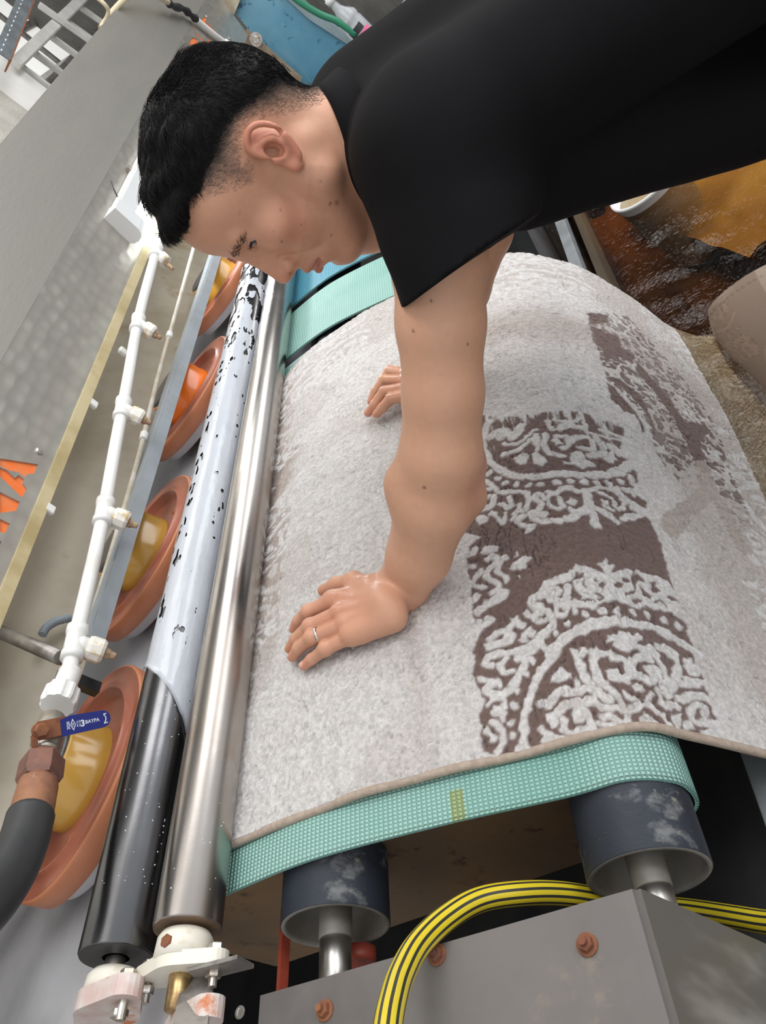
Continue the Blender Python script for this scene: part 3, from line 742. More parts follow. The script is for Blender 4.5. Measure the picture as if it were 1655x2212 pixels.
def belt_mat(name, col, col2, stain=None):
    m = mat(name, col, .55, col2=col2, scale=5, lo=.35, hi=.7)
    N, L, b = nodes(m)
    at = N.new('ShaderNodeAttribute'); at.attribute_name = 'weave'
    mp = N.new('ShaderNodeMapping'); mp.inputs['Scale'].default_value = (1, 1, 1); L.new(at.outputs['Vector'], mp.inputs['Vector'])
    sp = N.new('ShaderNodeSeparateXYZ'); L.new(mp.outputs['Vector'], sp.inputs['Vector'])
    def s_(sock, f):
        a = N.new('ShaderNodeMath'); a.operation = 'MULTIPLY'; a.inputs[1].default_value = f; L.new(sock, a.inputs[0])
        c = N.new('ShaderNodeMath'); c.operation = 'SINE'; L.new(a.outputs[0], c.inputs[0])
        d = N.new('ShaderNodeMath'); d.operation = 'ABSOLUTE'; L.new(c.outputs[0], d.inputs[0]); return d.outputs[0]
    mm = N.new('ShaderNodeMath'); mm.operation = 'MULTIPLY'
    L.new(s_(sp.outputs['X'], pi / .0056), mm.inputs[0]); L.new(s_(sp.outputs['Y'], pi / .0045), mm.inputs[1])
    bp = N.new('ShaderNodeBump'); bp.inputs['Strength'].default_value = .9; bp.inputs['Distance'].default_value = .0025
    L.new(mm.outputs[0], bp.inputs['Height']); L.new(bp.outputs['Normal'], b.inputs['Normal'])
    old = b.inputs['Base Color'].links[0].from_socket
    if stain is not None:                                # an old yellow stain across the belt edge
        def near(sock, c, w):
            a = N.new('ShaderNodeMath'); a.operation = 'COMPARE'; a.inputs[1].default_value = c; a.inputs[2].default_value = w; L.new(sock, a.inputs[0]); return a.outputs[0]
        k = N.new('ShaderNodeMath'); k.operation = 'MULTIPLY'; L.new(near(sp.outputs['X'], stain[0], .0075), k.inputs[0]); L.new(near(sp.outputs['Y'], stain[1], .02), k.inputs[1])
        k2 = N.new('ShaderNodeMath'); k2.operation = 'MULTIPLY'; k2.inputs[1].default_value = .7; L.new(k.outputs[0], k2.inputs[0])
        sx = N.new('ShaderNodeMix'); sx.data_type = 'RGBA'; sx.inputs[7].default_value = (.42, .44, .10, 1); L.new(k2.outputs[0], sx.inputs['Factor']); L.new(old, sx.inputs[6]); old = sx.outputs[2]
    rp = N.new('ShaderNodeMapRange'); rp.inputs['From Max'].default_value = .5; L.new(mm.outputs[0], rp.inputs['Value'])
    mx = N.new('ShaderNodeMix'); mx.data_type = 'RGBA'; mx.blend_type = 'MULTIPLY'; mx.inputs['Factor'].default_value = 1
    cr = N.new('ShaderNodeMix'); cr.data_type = 'RGBA'; cr.inputs[6].default_value = (.45, .55, .55, 1); cr.inputs[7].default_value = (1, 1, 1, 1)
    L.new(rp.outputs['Result'], cr.inputs['Factor']); L.new(old, mx.inputs[6]); L.new(cr.outputs[2], mx.inputs[7]); L.new(mx.outputs[2], b.inputs['Base Color'])
    return m
m_belt = belt_mat('teal_woven_belt', (.31, .585, .505), (.41, .675, .60))
m_beltn = belt_mat('teal_woven_belt_stained', (.31, .585, .505), (.41, .675, .60), (float(_bs[np.argmin(np.abs(BELT[:150, 0] - .505))]), .405))
m_beltb = belt_mat('blue_woven_belt', (.05, .28, .42), (.08, .34, .46))
m_beltedge = mat('pale_belt_edge', (.66, .74, .70), .6, col2=(.45, .62, .56), scale=40)
def belt(label, x0, x1, m, group='woven conveyor belts', rim=.0012):
    P = BELT; T = np.gradient(P, axis=0); T /= np.linalg.norm(T, axis=1)[:, None]; Nn = np.stack([T[:, 1], -T[:, 0]], 1)
    if Nn[20, 1] < 0: Nn = -Nn
    s = np.concatenate([[0], np.cumsum(np.linalg.norm(np.diff(P, axis=0), axis=1))])
    nx = 40; X = np.linspace(x0, x1, nx); th_ = .0045
    sk = -.018 * np.clip((.771 - P[:, :1]) / .40, 0, 1) * (X[None] - .39)           # the outer drum runs slightly askew
    top = np.stack([np.broadcast_to(X, (len(P), nx)), P[:, :1] + sk, np.repeat(P[:, 1:], nx, 1)], -1)
    bot = np.stack([np.broadcast_to(X, (len(P), nx)), P[:, :1] - Nn[:, :1] * th_ + sk, np.repeat(P[:, 1:] - Nn[:, 1:] * th_, nx, 1)], -1)
    n = len(P) * nx; idx = np.arange(n).reshape(len(P), nx)
    q = np.stack([idx[:-1, :-1], idx[1:, :-1], idx[1:, 1:], idx[:-1, 1:]], -1).reshape(-1, 4)
    sd = []
    for c in (0, nx - 1):
        a = idx[:-1, c]; b = idx[1:, c]; sd.append(np.stack([a, b, b + n, a + n], -1))
    F = np.vstack([q, q[:, ::-1] + n] + sd)
    o = obj('conveyor_belt', np.vstack([top.reshape(-1, 3), bot.reshape(-1, 3)]), F, m, None, True, base=(x0, .4, -.65))
    w = np.zeros((2 * n, 3), np.float32); w[:n, 0] = np.repeat(s, nx); w[:n, 1] = np.tile(X, len(P)); w[n:] = w[:n]
    at = o.data.attributes.new('weave', 'FLOAT_VECTOR', 'POINT'); at.data.foreach_set('vector', w.ravel())
    tag(o, label, 'belt', group)
    k = 175
    obj('edge_binding', *tube(np.stack([np.full(k, x0 + .0005 if rim < .002 else x1 - .0005), P[:k, 0] - Nn[:k, 0] * .002 + sk[:k, 0 if rim < .002 else -1], P[:k, 1] - Nn[:k, 1] * .002], 1), rim, 6), m_beltedge if rim > .002 else m_belt, o, True)
    return o
belt('nearest teal woven conveyor belt, its edge showing below the carpet', .392, .815, m_beltn)
belt('teal woven conveyor belt lying hidden under the carpet', .845, 1.20, m_belt)
belt('teal woven belt with a pale rim at the far edge of the carpet', 1.23, 1.575, m_belt, rim=.003)
belt('teal woven belt between the two dark gaps past the carpet', 1.625, 1.86, m_belt)
belt('blue woven conveyor belt beyond the last teal one', 1.905, 2.35, m_beltb)
belt('farther teal woven belt in shade behind the worker', 2.39, 3.0, m_belt)
# far rubber spacer wheels between belts
# cross plate, trough, red fittings
m_rplate = mat('rust_stained_plate', (.20, .135, .085), .6, .2, col2=(.28, .17, .09), scale=6, col3=(.12, .06, .04), scale3=26, lo3=.55, hi3=.7, bump=.2, bscale=40)
def belt_z(y): return float(np.interp(y, BELT[:120, 0][::-1], BELT[:120, 1][::-1])) - .012
yz = [(_y, belt_z(_y)) for _y in np.linspace(.44, .74, 12)] + [(1.02, -.51), (1.02, -.715), (.44, -.843)]
pl = obj('cross_plate', *prism(yz, np.array([.430, 0, 0]), EY, EZ, EX, .004), m_rplate, None, base=(.43, .6, -.65))
tag(pl, 'rust stained steel cross plate behind the conveyor drums', 'plate')
o = slab('dark_trough', (.30, .27, -1.42), (X_END, 1.8, -1.0), m_void, None); tag(o, 'near black trough floor standing in for the unlit void under the conveyor drums', 'trough')  # its dark colour stands in for the black void below the plate
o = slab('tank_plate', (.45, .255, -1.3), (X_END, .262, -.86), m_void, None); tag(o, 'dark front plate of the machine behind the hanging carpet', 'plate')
m_redp = mat('red_paint', (.42, .075, .04), .5, col2=(.30, .05, .03), scale=30)
o = obj('red_strip', *bbox_axes(sec_ := seen(614, 2048, .90), [EX, EY, EZ], [.045, .003, .006]), m_redp, None, base=tuple(sec_)); tag(o, 'narrow red painted strip beside the inner drum', 'strip')
wc = seen(775, 2083, .86)
o = obj('red_pulley', *lathe(wc, EX, [(0, .018), (.004, .020), (.016, .020), (.016, .006)], 32), m_redp, None, True, base=tuple(wc)); tag(o, 'small red pulley half hidden behind the drum shaft', 'pulley')
rc = seen(305, 2010, 1.02)
o = obj('red_bracket', *bbox_axes(rc, [EX, EY, EZ], [.03, .004, .05]), m_redp, None, base=tuple(rc)); tag(o, 'red painted bracket between the two roller ends', 'bracket')

# ------------------------------------------------------------------ side beam with rusty bolts
m_beam = mat('worn_stainless_beam', (.155, .142, .136), .52, .45, col2=(.20, .185, .175), scale=7, lo=.35, hi=.7, rvar=.15, col3=(.30, .24, .19), scale3=16, lo3=.60, hi3=.8, bump=.12, bscale=26)
m_beamend = mat('streaked_beam_end', (.19, .178, .16), .5, .45, col2=(.40, .385, .36), scale=9, lo=.5, hi=.68, stretch=(1, 1, .35), col3=(.34, .20, .12), scale3=20, lo3=.63, hi3=.75)
beam = thing('side_beam', 'wide worn stainless side beam in the near corner with rusty bolts', 'beam', (.2, .336, -.6))
B1 = np.array([.774, -.463]); B2 = np.array([.336, -.589])
bt = (B1 - B2) / np.linalg.norm(B1 - B2); bn = np.array([-bt[1], bt[0]])
B1 = B2 + bt * .39
def beamp(x, k, off=0): q = B2 + bt * k + bn * off; return np.array([x, q[0], q[1]])
r_ = .004
sect = [(B2[0] + .0015, B2[1] - r_ * 1.3), (B2[0] + .003, B2[1] - .0015), tuple(B2 + bt * r_), tuple(B1 - bt * .001), tuple(B1 - bn * .004), tuple(B2 + bt * .012 - bn * .005)]
obj('top_sheet', *prism(sect, np.array([-.45, 0, 0]), EY, EZ, EX, .72), m_beam, beam)
obj('end_sheet', *box((-.45, B2[0] - .001, -1.25), (.27, B2[0] + .003, B2[1] - r_ * 1.0)), m_beamend, beam)
obj('back_sheet', *prism([(B2[0] + .003, B2[1] - .006), tuple(B1 - bn * .004), (B1[0], -1.0), (B2[0] + .003, -1.0)], np.array([.266, 0, 0]), EY, EZ, EX, .0035), m_beam, beam)
bN = np.array([0, bn[0], bn[1]])
for px, py in ((945, 2063), (1269, 2041), (703, 2183)):
    q = seen_plane(px, py, bN, beamp(0, 0))
    obj('bolt', *merge(lathe(q, bN, [(0, .0092), (.0015, .0092), (.002, .007)], 20), hexnut(q + bN * .0015, bN, .0066, .006), cyl(q + bN * .007, q + bN * .012, .0033, 12)), m_rust, beam)
for px, py in ((519, 2187),):
    q = seen_plane(px, py, bN, beamp(0, 0)); obj('bolt_hole', *lathe(q, bN, [(0, .006), (.001, .006), (.001, .004), (-.001, .003)], 16), m_bolt, beam)

# ------------------------------------------------------------------ striped hose
def hose_mat():
    m = mat('striped_hose', (.75, .58, .02), .35, coat=.2)
    N, L, b = nodes(m)
    at = N.new('ShaderNodeAttribute'); at.attribute_name = 'stripe'
    r = N.new('ShaderNodeMath'); r.operation = 'GREATER_THAN'; r.inputs[1].default_value = .62; L.new(at.outputs['Fac'], r.inputs[0])
    mx = N.new('ShaderNodeMix'); mx.data_type = 'RGBA'; mx.inputs[6].default_value = (.74, .58, .025, 1); mx.inputs[7].default_value = (.035, .035, .03, 1)
    L.new(r.outputs[0], mx.inputs['Factor']); L.new(mx.outputs[2], b.inputs['Base Color'])
    return m
hk = [(2150, 2260, .60), (1960, 2110, .64), (1760, 2012, .70), (1640, 1990, .76), (1500, 1967, .82), (1400, 1957, .835), (1324, 1947, .80), (1214, 1930, .765), (1120, 1930, .74), (1032, 1945, .725), (960, 1987, .70), (901, 2045, .665), (865, 2111, .625), (846, 2175, .585), (835, 2240, .55), (828, 2330, .51), (838, 2520, .46), (850, 2800, .40)]
HPATH = catmull([seen(x, y, d) for x, y, d in hk], 150)
SEG = 96
V, F = tube(HPATH, .0112, SEG)
o = obj('striped_hose', V, F, hose_mat(), None, True, base=tuple(HPATH[80])); tag(o, 'yellow hose with black stripes arching over the side beam', 'hose')
ang = np.arange(SEG) * 10 / SEG
st = np.tile(np.abs((ang % 1) * 2 - 1), len(HPATH)).astype(np.float32)
a = o.data.attributes.new('stripe', 'FLOAT', 'POINT'); a.data.foreach_set('value', st)

# ------------------------------------------------------------------ pool: rail, plank, water
m_rail = mat('grey_steel_rail', (.46, .48, .50), .4, .6, col2=(.34, .36, .38), scale=14)
def bar(name, p, q, hw_, hh, m, label, cat):
    p = np.asarray(p, float); q = np.asarray(q, float); d = (q - p); Ln = np.linalg.norm(d); d /= Ln
    u = np.cross([0, 0, 1.], d); u /= np.linalg.norm(u); w = np.cross(d, u)
    o = obj(name, *bbox_axes((p + q) / 2, [d, u, w], [Ln / 2, hw_, hh], .002), m, None, base=tuple((p + q) / 2)); tag(o, label, cat); return o
bar('pool_rail', (.20, .315, -.865), (4.2, .055, -1.02), .014, .014, m_rail, 'grey steel rail along the front edge of the pool', 'rail')
m_wood = mat('wet_plank', (.085, .058, .030), .4, col2=(.05, .034, .02), scale=12, stretch=(.15, 1, 1), bump=.3)
bar('plank', (1.2, .208, -.945), (4.2, .015, -1.06), .010, .03, m_wood, 'wet brown plank at the water edge beside the grey rail', 'plank')
WZ = -.99
def water_mat():
    m = bpy.data.materials.new('brown_water'); m.use_nodes = True
    N = m.node_tree.nodes; L = m.node_tree.links; N.clear()
    out = N.new('ShaderNodeOutputMaterial')
    tr = N.new('ShaderNodeBsdfTransparent'); tr.inputs['Color'].default_value = (.93, .86, .72, 1)
    gl = N.new('ShaderNodeBsdfGlossy'); gl.inputs['Roughness'].default_value = .03; gl.inputs['Color'].default_value = (1, 1, 1, 1)
    mx = N.new('ShaderNodeMixShader'); fr = N.new('ShaderNodeFresnel'); fr.inputs['IOR'].default_value = 1.33
    tc = N.new('ShaderNodeTexCoord'); n1 = N.new('ShaderNodeTexNoise'); n1.inputs['Scale'].default_value = 70; n1.inputs['Detail'].default_value = 3; n1.inputs['Distortion'].default_value = 1.2
    L.new(tc.outputs['Object'], n1.inputs['Vector']); bp = N.new('ShaderNodeBump'); bp.inputs['Strength'].default_value = .3; bp.inputs['Distance'].default_value = .008
    L.new(n1.outputs['Fac'], bp.inputs['Height']); L.new(bp.outputs['Normal'], gl.inputs['Normal'])
    L.new(fr.outputs[0], mx.inputs[0]); L.new(tr.outputs[0], mx.inputs[1]); L.new(gl.outputs[0], mx.inputs[2])
    L.new(mx.outputs[0], out.inputs['Surface'])
    va = N.new('ShaderNodeVolumeAbsorption'); va.inputs['Color'].default_value = (.74, .56, .25, 1); va.inputs['Density'].default_value = 3.6
    L.new(va.outputs[0], out.inputs['Volume'])
    return m
m_water = water_mat()
def water():
    nx, ny = 420, 300
    xs = np.concatenate([np.linspace(.0, .75, 30, endpoint=False), np.linspace(.75, 2.4, nx - 60, endpoint=False), np.linspace(2.4, 4.2, 30)])
    ys = np.concatenate([np.linspace(-2.2, -.5, 40, endpoint=False), np.linspace(-.5, .25, ny - 40)])
    nx, ny = len(xs), len(ys)
    X, Y = np.meshgrid(xs, ys, indexing='ij')
    r = np.random.default_rng(5); Z = np.zeros_like(X)
    for i in range(26):                              # small disturbed ripples, stronger by the stirred rug
        k = r.uniform(18, 95); a = r.uniform(0, 2 * pi); ph = r.uniform(0, 6.28)
        Z += np.sin((X * cos(a) + Y * sin(a)) * k + ph + 1.2 * np.sin(X * 7 + i)) * .05 / k
    stir = .15 + .5 * np.exp(-(((X - 1.55) / .35) ** 2 + ((Y + .02) / .16) ** 2))
    Z = WZ + Z * stir
    # corner block: solid box under the surface
    n = nx * ny; idx = np.arange(n).reshape(nx, ny)
    V = np.vstack([np.stack([X, Y, Z], -1).reshape(-1, 3), np.stack([X, Y, np.full_like(X, -1.415)], -1).reshape(-1, 3)])
    q = np.stack([idx[:-1, :-1], idx[1:, :-1], idx[1:, 1:], idx[:-1, 1:]], -1).reshape(-1, 4)
    S = [q, q[:, ::-1] + n]
    for line, fl in ((idx[0], 0), (idx[-1], 1), (idx[:, 0], 1), (idx[:, -1], 0)):
        a, b = line[:-1], line[1:]
        S.append(np.stack([a, b, b + n, a + n], -1) if fl else np.stack([b, a, a + n, b + n], -1))
    o = obj('pool_water', V, np.vstack(S), m_water, None, True, base=(1.5, -.5, -1.41))
    tag(o, 'brown rinse water filling the pool below the carpet', 'water')
water()
# ------------------------------------------------------------------ the carpet being washed
PN = np.array([(.84, -.462), (.776, -.466), (.656, -.491), (.517, -.549), (.404, -.608), (.347, -.638), (.312, -.673), (.295, -.718), (.272, -.785), (.235, -.89), (.185, -.985), (.13, -1.05), (.03, -1.085), (-.12, -1.10), (-.30, -1.11)])
PF = np.array([(.84, -.462), (.776, -.466), (.656, -.494), (.517, -.553), (.400, -.604), (.315, -.638), (.250, -.674), (.203, -.735), (.166, -.80), (.138, -.89), (.120, -.985), (.075, -1.05), (-.02, -1.085), (-.15, -1.10), (-.35, -1.11)])
CX0, NS, NX = .446, 900, 700
CN, CF = catmull(PN, 4000), catmull(PF, 4000)
_sm = np.concatenate([[0], np.cumsum(np.linalg.norm(np.diff((CN + CF) / 2, axis=0), axis=1))])
CLEN = _sm[-1]
def carpet_xfar(s):
    return np.interp(s, [0, .06, .16, .27, .40, .55, .70, .80, 1.0, 1.3], [1.49, 1.50, 1.555, 1.605, 1.615, 1.60, 1.54, 1.49, 1.42, 1.40])
def carpet_point(t, s):
    """t in metres across (distance from the near edge, measured on the nominal 1.10 m width), s along"""
    w = t / 1.10; X = CX0 + w * (carpet_xfar(s) - CX0)
    sw = w * w * (3 - 2 * w)
    def prof(C, k): return np.interp(s, _sm, C[:, k])
    Y = prof(CN, 0) * (1 - sw) + prof(CF, 0) * sw; Z = prof(CN, 1) * (1 - sw) + prof(CF, 1) * sw
    Z = Z + .004 * np.sin(X * 9 + s * 5) * np.clip((s - .05) / .1, 0, 1) + .003 * np.sin(s * 21 + X * 4) * np.clip((s - .05) / .1, 0, 1)
    return np.stack([X, Y, Z], -1)
# carpet motifs as drawn outlines and strokes, millimetres across and along the carpet
PATTERN = [
('B',0,[312,443,302,422,280,418,259,416,230,416,198,414,180,411,160,423,150,416,138,408,133,406,96,402,78,408,65,406,54,400,42,400,28,399,11,395,0,412,0,475,0,565,2,676,14,704,29,712,60,716,80,718,109,716,140,718,164,720,180,708,206,719,221,718,243,717,274,718,299,717,344,714,350,704,383,712,416,698,422,708,446,708,456,703,466,704,468,684,499,696,542,708,547,667,549,645,538,559,542,531,566,496,586,460,482,428,357,414,332,418]),
('d',0,[875,696,902,738,868,735,841,708,825,695,822,723,832,748,792,746,783,772,748,761,751,727,710,706,757,705,761,694,793,693]),
('d',0,[770,770,757,783,727,803,693,826,649,841,659,859,681,891,650,889,614,862,572,856,544,856,527,854,523,830,544,830,585,826,632,818,669,804,709,782,734,766]),
('T',0,[540,830,558,858,491,858,444,864,393,872,358,882,346,856,393,847,450,840,477,824]),
('T',0,[366,733,400,762,443,800,483,825,458,846,411,810,394,792,357,771,331,751,326,735,341,723]),
('d',0,[665,695,679,724,659,755,625,766,563,770,551,761,591,759,619,747,640,728]),
('d',0,[657,697,635,721,612,742,580,752,545,740,591,737,586,714,608,699]),
('Z',0,[875,696,950,788,871,843,806,886,729,912,643,913,560,904,484,904,399,906,382,872,477,856,544,856,549,837,466,784,499,758,572,758,608,746,644,720,656,699,705,697]),
('W',9,[1,442,14,442,26,445,39,449,52,456,63,464,74,471,84,481,92,494,100,508,106,518]),
('W',12,[102,498,104,504,112,522,118,539,124,554,130,571]),
('W',12,[121,551,127,568,132,589,136,614,138,638,142,663,140,680,136,695,129,710,119,724]),
('W',8,[100,475,100,475]),
('W',7,[85,462,85,462]),
('W',8,[69,448,69,448]),
('W',8,[53,440,53,440]),
('W',7,[34,432,34,432]),
('W',7,[19,430,19,430]),
('W',6,[3,433,3,434]),
('W',9,[112,495,112,495]),
('W',9,[125,516,125,516]),
('W',9,[134,538,134,538]),
('W',8,[142,564,142,564]),
('W',9,[142,564,142,564]),
('W',11,[148,588,148,589]),
('W',12,[150,611,150,611]),
('W',11,[156,636,156,636]),
('W',11,[161,662,160,662]),
('W',11,[160,688,160,688]),
('W',12,[158,709,158,709]),
('P',0,[218,574,214,589,210,608,224,600,227,609,238,614,229,618,230,628,214,619,226,638,235,651,233,659,222,654,232,664,238,668,234,681,237,696,234,710,228,715,216,718,206,720,195,718,174,711,178,704,175,693,177,683,172,677,176,667,166,650,166,638,164,623,167,614,164,603,157,587,153,572,154,560]),
('d',0,[202,588,201,595,194,594,197,588]),
('d',0,[192,594,195,603,191,607,185,600,186,594]),
('d',0,[194,616,200,625,201,634,192,630,188,620]),
('d',0,[212,634,213,642,210,650,203,641,205,633]),
('d',0,[220,653,230,664,220,673,215,664,195,651,208,652]),
('d',0,[178,630,186,636,197,653,193,655,183,639,176,632]),
('d',0,[176,642,182,652,182,660,176,655,174,646]),
('d',0,[207,664,202,669,196,679,187,673,191,666]),
('d',0,[223,679,225,694,219,688,210,696,202,687,210,682]),
('d',0,[206,704,209,715,204,718,198,710,200,704]),
('s',3,[186,682,194,690,191,697,185,698]),
('s',4,[178,574,176,586,172,594,165,589]),
('s',4,[166,562,165,573,162,581]),
('s',5,[203,571,202,577,194,577,180,572]),
('P',0,[108,582,112,585,116,600,123,605,122,611,122,620,118,622,122,640,116,642,110,629,101,630,96,616,90,610,91,602,98,589,104,595,103,581]),
('P',0,[98,631,112,649,110,658,98,664,92,653,98,637]),
('P',0,[111,664,121,675,117,691,102,693,100,678,108,667]),
('P',0,[100,545,99,551,91,556,84,546,86,540]),
('P',0,[91,562,98,567,92,575,92,587,88,582,85,572,80,566,78,556]),
('W',10,[84,584,81,595,72,600,62,600,56,593,54,586]),
('P',0,[66,568,70,574,69,583,61,587,62,593,58,600,52,593,51,579,54,568]),
('W',10,[89,561,77,556,65,554,53,556,46,564]),
('W',10,[91,642,89,628,82,616,71,607,62,609,58,620,56,631,67,647,76,650,78,644,71,632,66,635]),
('W',9,[101,632,98,647,88,658,75,661,63,660,54,648]),
('W',10,[111,665,111,680,98,687,85,682,67,673,50,660,43,651]),
('P',0,[108,700,110,711,101,717,91,720,83,706,82,698,92,696]),
('W',9,[64,678,70,696,76,712,72,718]),
('P',0,[78,684,79,696,76,700,72,686]),
('W',8,[41,667,52,688,57,708,51,714,43,718]),
('W',9,[21,709,18,696,18,680,28,678,38,686,43,700,35,703,28,698]),
('W',9,[46,640,33,637,26,638,30,652,32,662]),
('W',7,[41,569,32,573,22,576,18,575,23,555,25,546]),
('P',0,[48,594,48,604,49,614,42,614,36,606,40,598]),
('P',0,[40,583,36,590,34,596,28,601,26,591,31,583]),
('P',0,[31,607,43,624,38,628,28,617,28,608]),
('W',8,[0,574,10,576,18,587,22,600,22,614,14,626,4,636]),
('P',0,[8,593,14,602,10,612,3,617,0,616,0,591]),
('P',0,[18,645,24,666,14,659,2,650,1,643]),
('P',0,[10,658,19,672,8,677,2,657]),
('W',8,[14,544,13,556,7,563,0,571]),
('W',6,[6,538,3,550,0,560]),
('W',9,[44,540,38,549,32,562]),
('P',0,[67,490,75,494,82,510,69,522,63,520,64,501]),
('W',9,[58,526,57,526]),
('W',9,[47,470,45,483,52,500,49,520,47,536,38,550]),
('W',10,[29,477,30,485,35,502,35,520,30,541]),
('W',7,[19,481,29,482]),
('W',9,[20,492,11,492,4,500,1,516,5,528,16,527,25,520,24,512,18,510,15,517]),
('P',0,[22,460,21,468,14,470,10,478,1,491,0,485,1,471,0,462,7,458,10,463]),
('W',10,[94,534,84,538,74,538,64,539,50,544,41,550]),
('W',8,[76,557,54,556]),
('W',9,[114,480,106,468,94,459,81,448,72,436,72,419,80,414,86,420]),
('W',7,[119,456,122,438,120,426,112,415,107,427]),
('W',6,[112,442,107,436,98,435,93,440,96,448]),
('W',6,[96,408,92,417,86,427,82,428]),
('W',6,[63,411,67,419,64,428,53,428,52,423,56,419]),
('W',7,[50,415,44,424,41,424]),
('W',6,[38,414,30,420,22,420,12,418,5,410]),
('W',6,[32,405,24,411,20,410]),
('W',9,[120,425,120,446,118,466,122,483,132,502,138,514,154,514,161,505,156,491]),
('W',8,[144,429,150,438,150,452,162,464,150,472]),
('W',10,[134,427,136,442,138,454,148,452]),
('P',0,[132,463,142,472,144,483,136,490,128,484,134,474,126,477,127,466]),
('W',12,[110,458,114,475,120,492]),
('W',7,[168,481,156,489,148,495,148,506]),
('W',10,[174,492,182,496,187,510,197,520,199,536,203,554,208,562]),
('W',10,[170,495,170,503]),
('W',10,[185,517,186,530,182,536,176,521,167,535,161,552,158,563,156,579]),
('W',7,[163,526,149,525,150,538,157,542,161,533]),
('W',7,[158,552,148,553]),
('W',12,[216,572,209,583,199,583]),
('W',9,[189,552,173,546]),
('W',11,[193,566,178,570,170,582]),
('W',9,[190,581,182,585]),
('P',0,[241,473,250,482,257,497,248,511,240,498,232,495]),
('P',0,[258,481,268,488,258,489]),
('W',11,[260,469,260,469]),
('P',0,[230,477,224,486,221,484]),
('P',0,[285,436,294,448,287,465,278,461,278,443]),
('W',9,[289,413,286,424,294,431]),
('W',8,[267,444,272,454,258,457,250,445,238,439,228,447,220,454,212,451,212,441]),
('W',6,[255,465,244,455,232,464,223,466]),
('W',8,[251,434,236,418,224,432]),
('P',0,[272,414,264,432,258,430,263,417]),
('W',13,[206,458,200,447,196,433,188,422]),
('P',0,[220,424,212,430,202,413,209,410]),
('W',9,[172,433,167,424,172,417,160,415,158,405]),
('W',12,[479,474,457,480,436,490,421,502,407,517,398,538,396,559,397,579,399,604]),
('W',12,[398,585,400,617,413,649,428,674,446,696]),
('W',16,[421,661,434,680,459,706,486,730,520,749,548,755,580,754,604,746,626,730,647,719]),
('W',10,[420,505,445,486,477,476,506,475,532,481,551,492]),
('W',13,[578,754,615,747,640,728,654,709,662,694]),
('W',10,[449,466,449,466]),
('W',10,[435,473,435,473]),
('W',10,[418,484,418,484]),
('W',10,[402,495,402,495]),
('W',10,[392,512,392,512]),
('W',9,[383,529,382,529]),
('W',9,[378,546,378,546]),
('W',9,[380,570,379,570]),
('W',9,[382,591,382,591]),
('W',11,[382,590,382,590]),
('W',11,[385,611,385,611]),
('W',12,[389,632,389,632]),
('W',12,[398,654,398,654]),
('W',11,[410,677,410,677]),
('W',12,[424,696,424,696]),
('W',8,[426,455,420,466,404,475,388,482,380,502,374,515,364,525,346,522,336,515,340,506,350,507]),
('W',7,[401,448,404,458,402,471]),
('W',8,[396,453,384,457,386,464]),
('W',11,[373,435,365,454,368,469,380,473]),
('P',0,[356,438,354,448,346,460,336,454,335,442]),
('W',7,[352,464,340,470,324,478,342,485]),
('W',8,[361,480,353,488,354,497,370,495]),
('W',7,[326,492,338,500]),
('W',8,[326,512,324,502,315,501,306,511,300,522,295,514]),
('W',7,[353,533,360,538,356,546,348,547]),
('W',10,[353,533,336,539,327,533,326,522,310,530,304,539,304,552,303,562]),
('W',9,[321,534,316,543]),
('W',7,[362,554,357,566,352,555,335,551,326,559,326,568,339,572,349,570]),
('W',7,[362,568,369,580,369,591,363,599]),
('P',0,[341,579,347,588,339,592,332,586,334,580]),
('W',10,[308,572,306,581,316,592]),
('W',8,[324,580,318,586]),
('W',13,[364,609,350,612,328,609,315,613,297,613]),
('W',8,[368,580,366,592,362,598,365,611,375,627,383,643,384,660,392,668]),
('P',0,[339,579,346,587,340,592,332,586,333,580]),
('W',12,[306,576,312,587,324,600,334,609]),
('W',11,[334,618,330,629,325,642,320,652]),
('W',7,[367,631,367,645,364,654,350,654,348,662,361,673,369,671]),
('P',0,[353,631,357,643,351,645,344,636]),
('W',8,[342,636,340,646]),
('W',12,[386,660,379,671,372,681,366,690,362,702]),
('W',7,[394,676,393,685,399,693,387,693]),
('W',8,[414,696,405,701,392,702,390,712]),
('W',10,[330,662,338,674,347,693,360,706]),
('W',8,[359,683,358,696]),
('P',0,[425,586,426,598,436,596,447,606,450,620,437,627,433,637,424,634,419,619,412,612,418,603,419,587]),
('P',0,[448,513,457,531,448,539,430,532,428,523]),
('P',0,[449,544,450,552,426,565,418,555,426,544]),
('P',0,[460,661,478,674,457,679,443,667,449,653]),
('W',9,[485,570,464,566,444,571,438,587]),
('W',8,[485,557,455,554]),
('P',0,[474,577,481,586,464,594,460,582]),
('W',7,[481,586,481,602,462,600,454,589]),
('W',9,[471,607,484,617,490,636,479,644,463,637,460,617]),
('W',10,[494,650,480,659,463,656,446,632]),
('W',6,[488,505,480,528,492,549,501,559]),
('W',8,[462,500,464,521,474,543,482,556]),
('W',10,[500,593,509,608,510,627]),
('W',6,[520,591,518,609,534,633]),
('W',10,[518,579,498,582]),
('W',8,[521,635,506,637]),
('W',6,[518,662,516,682,516,702]),
('W',5,[502,642,505,671,509,699]),
('W',14,[485,673,476,686,482,702]),
('W',14,[516,490,520,506,504,503]),
('W',14,[516,513,498,525,515,540]),
]
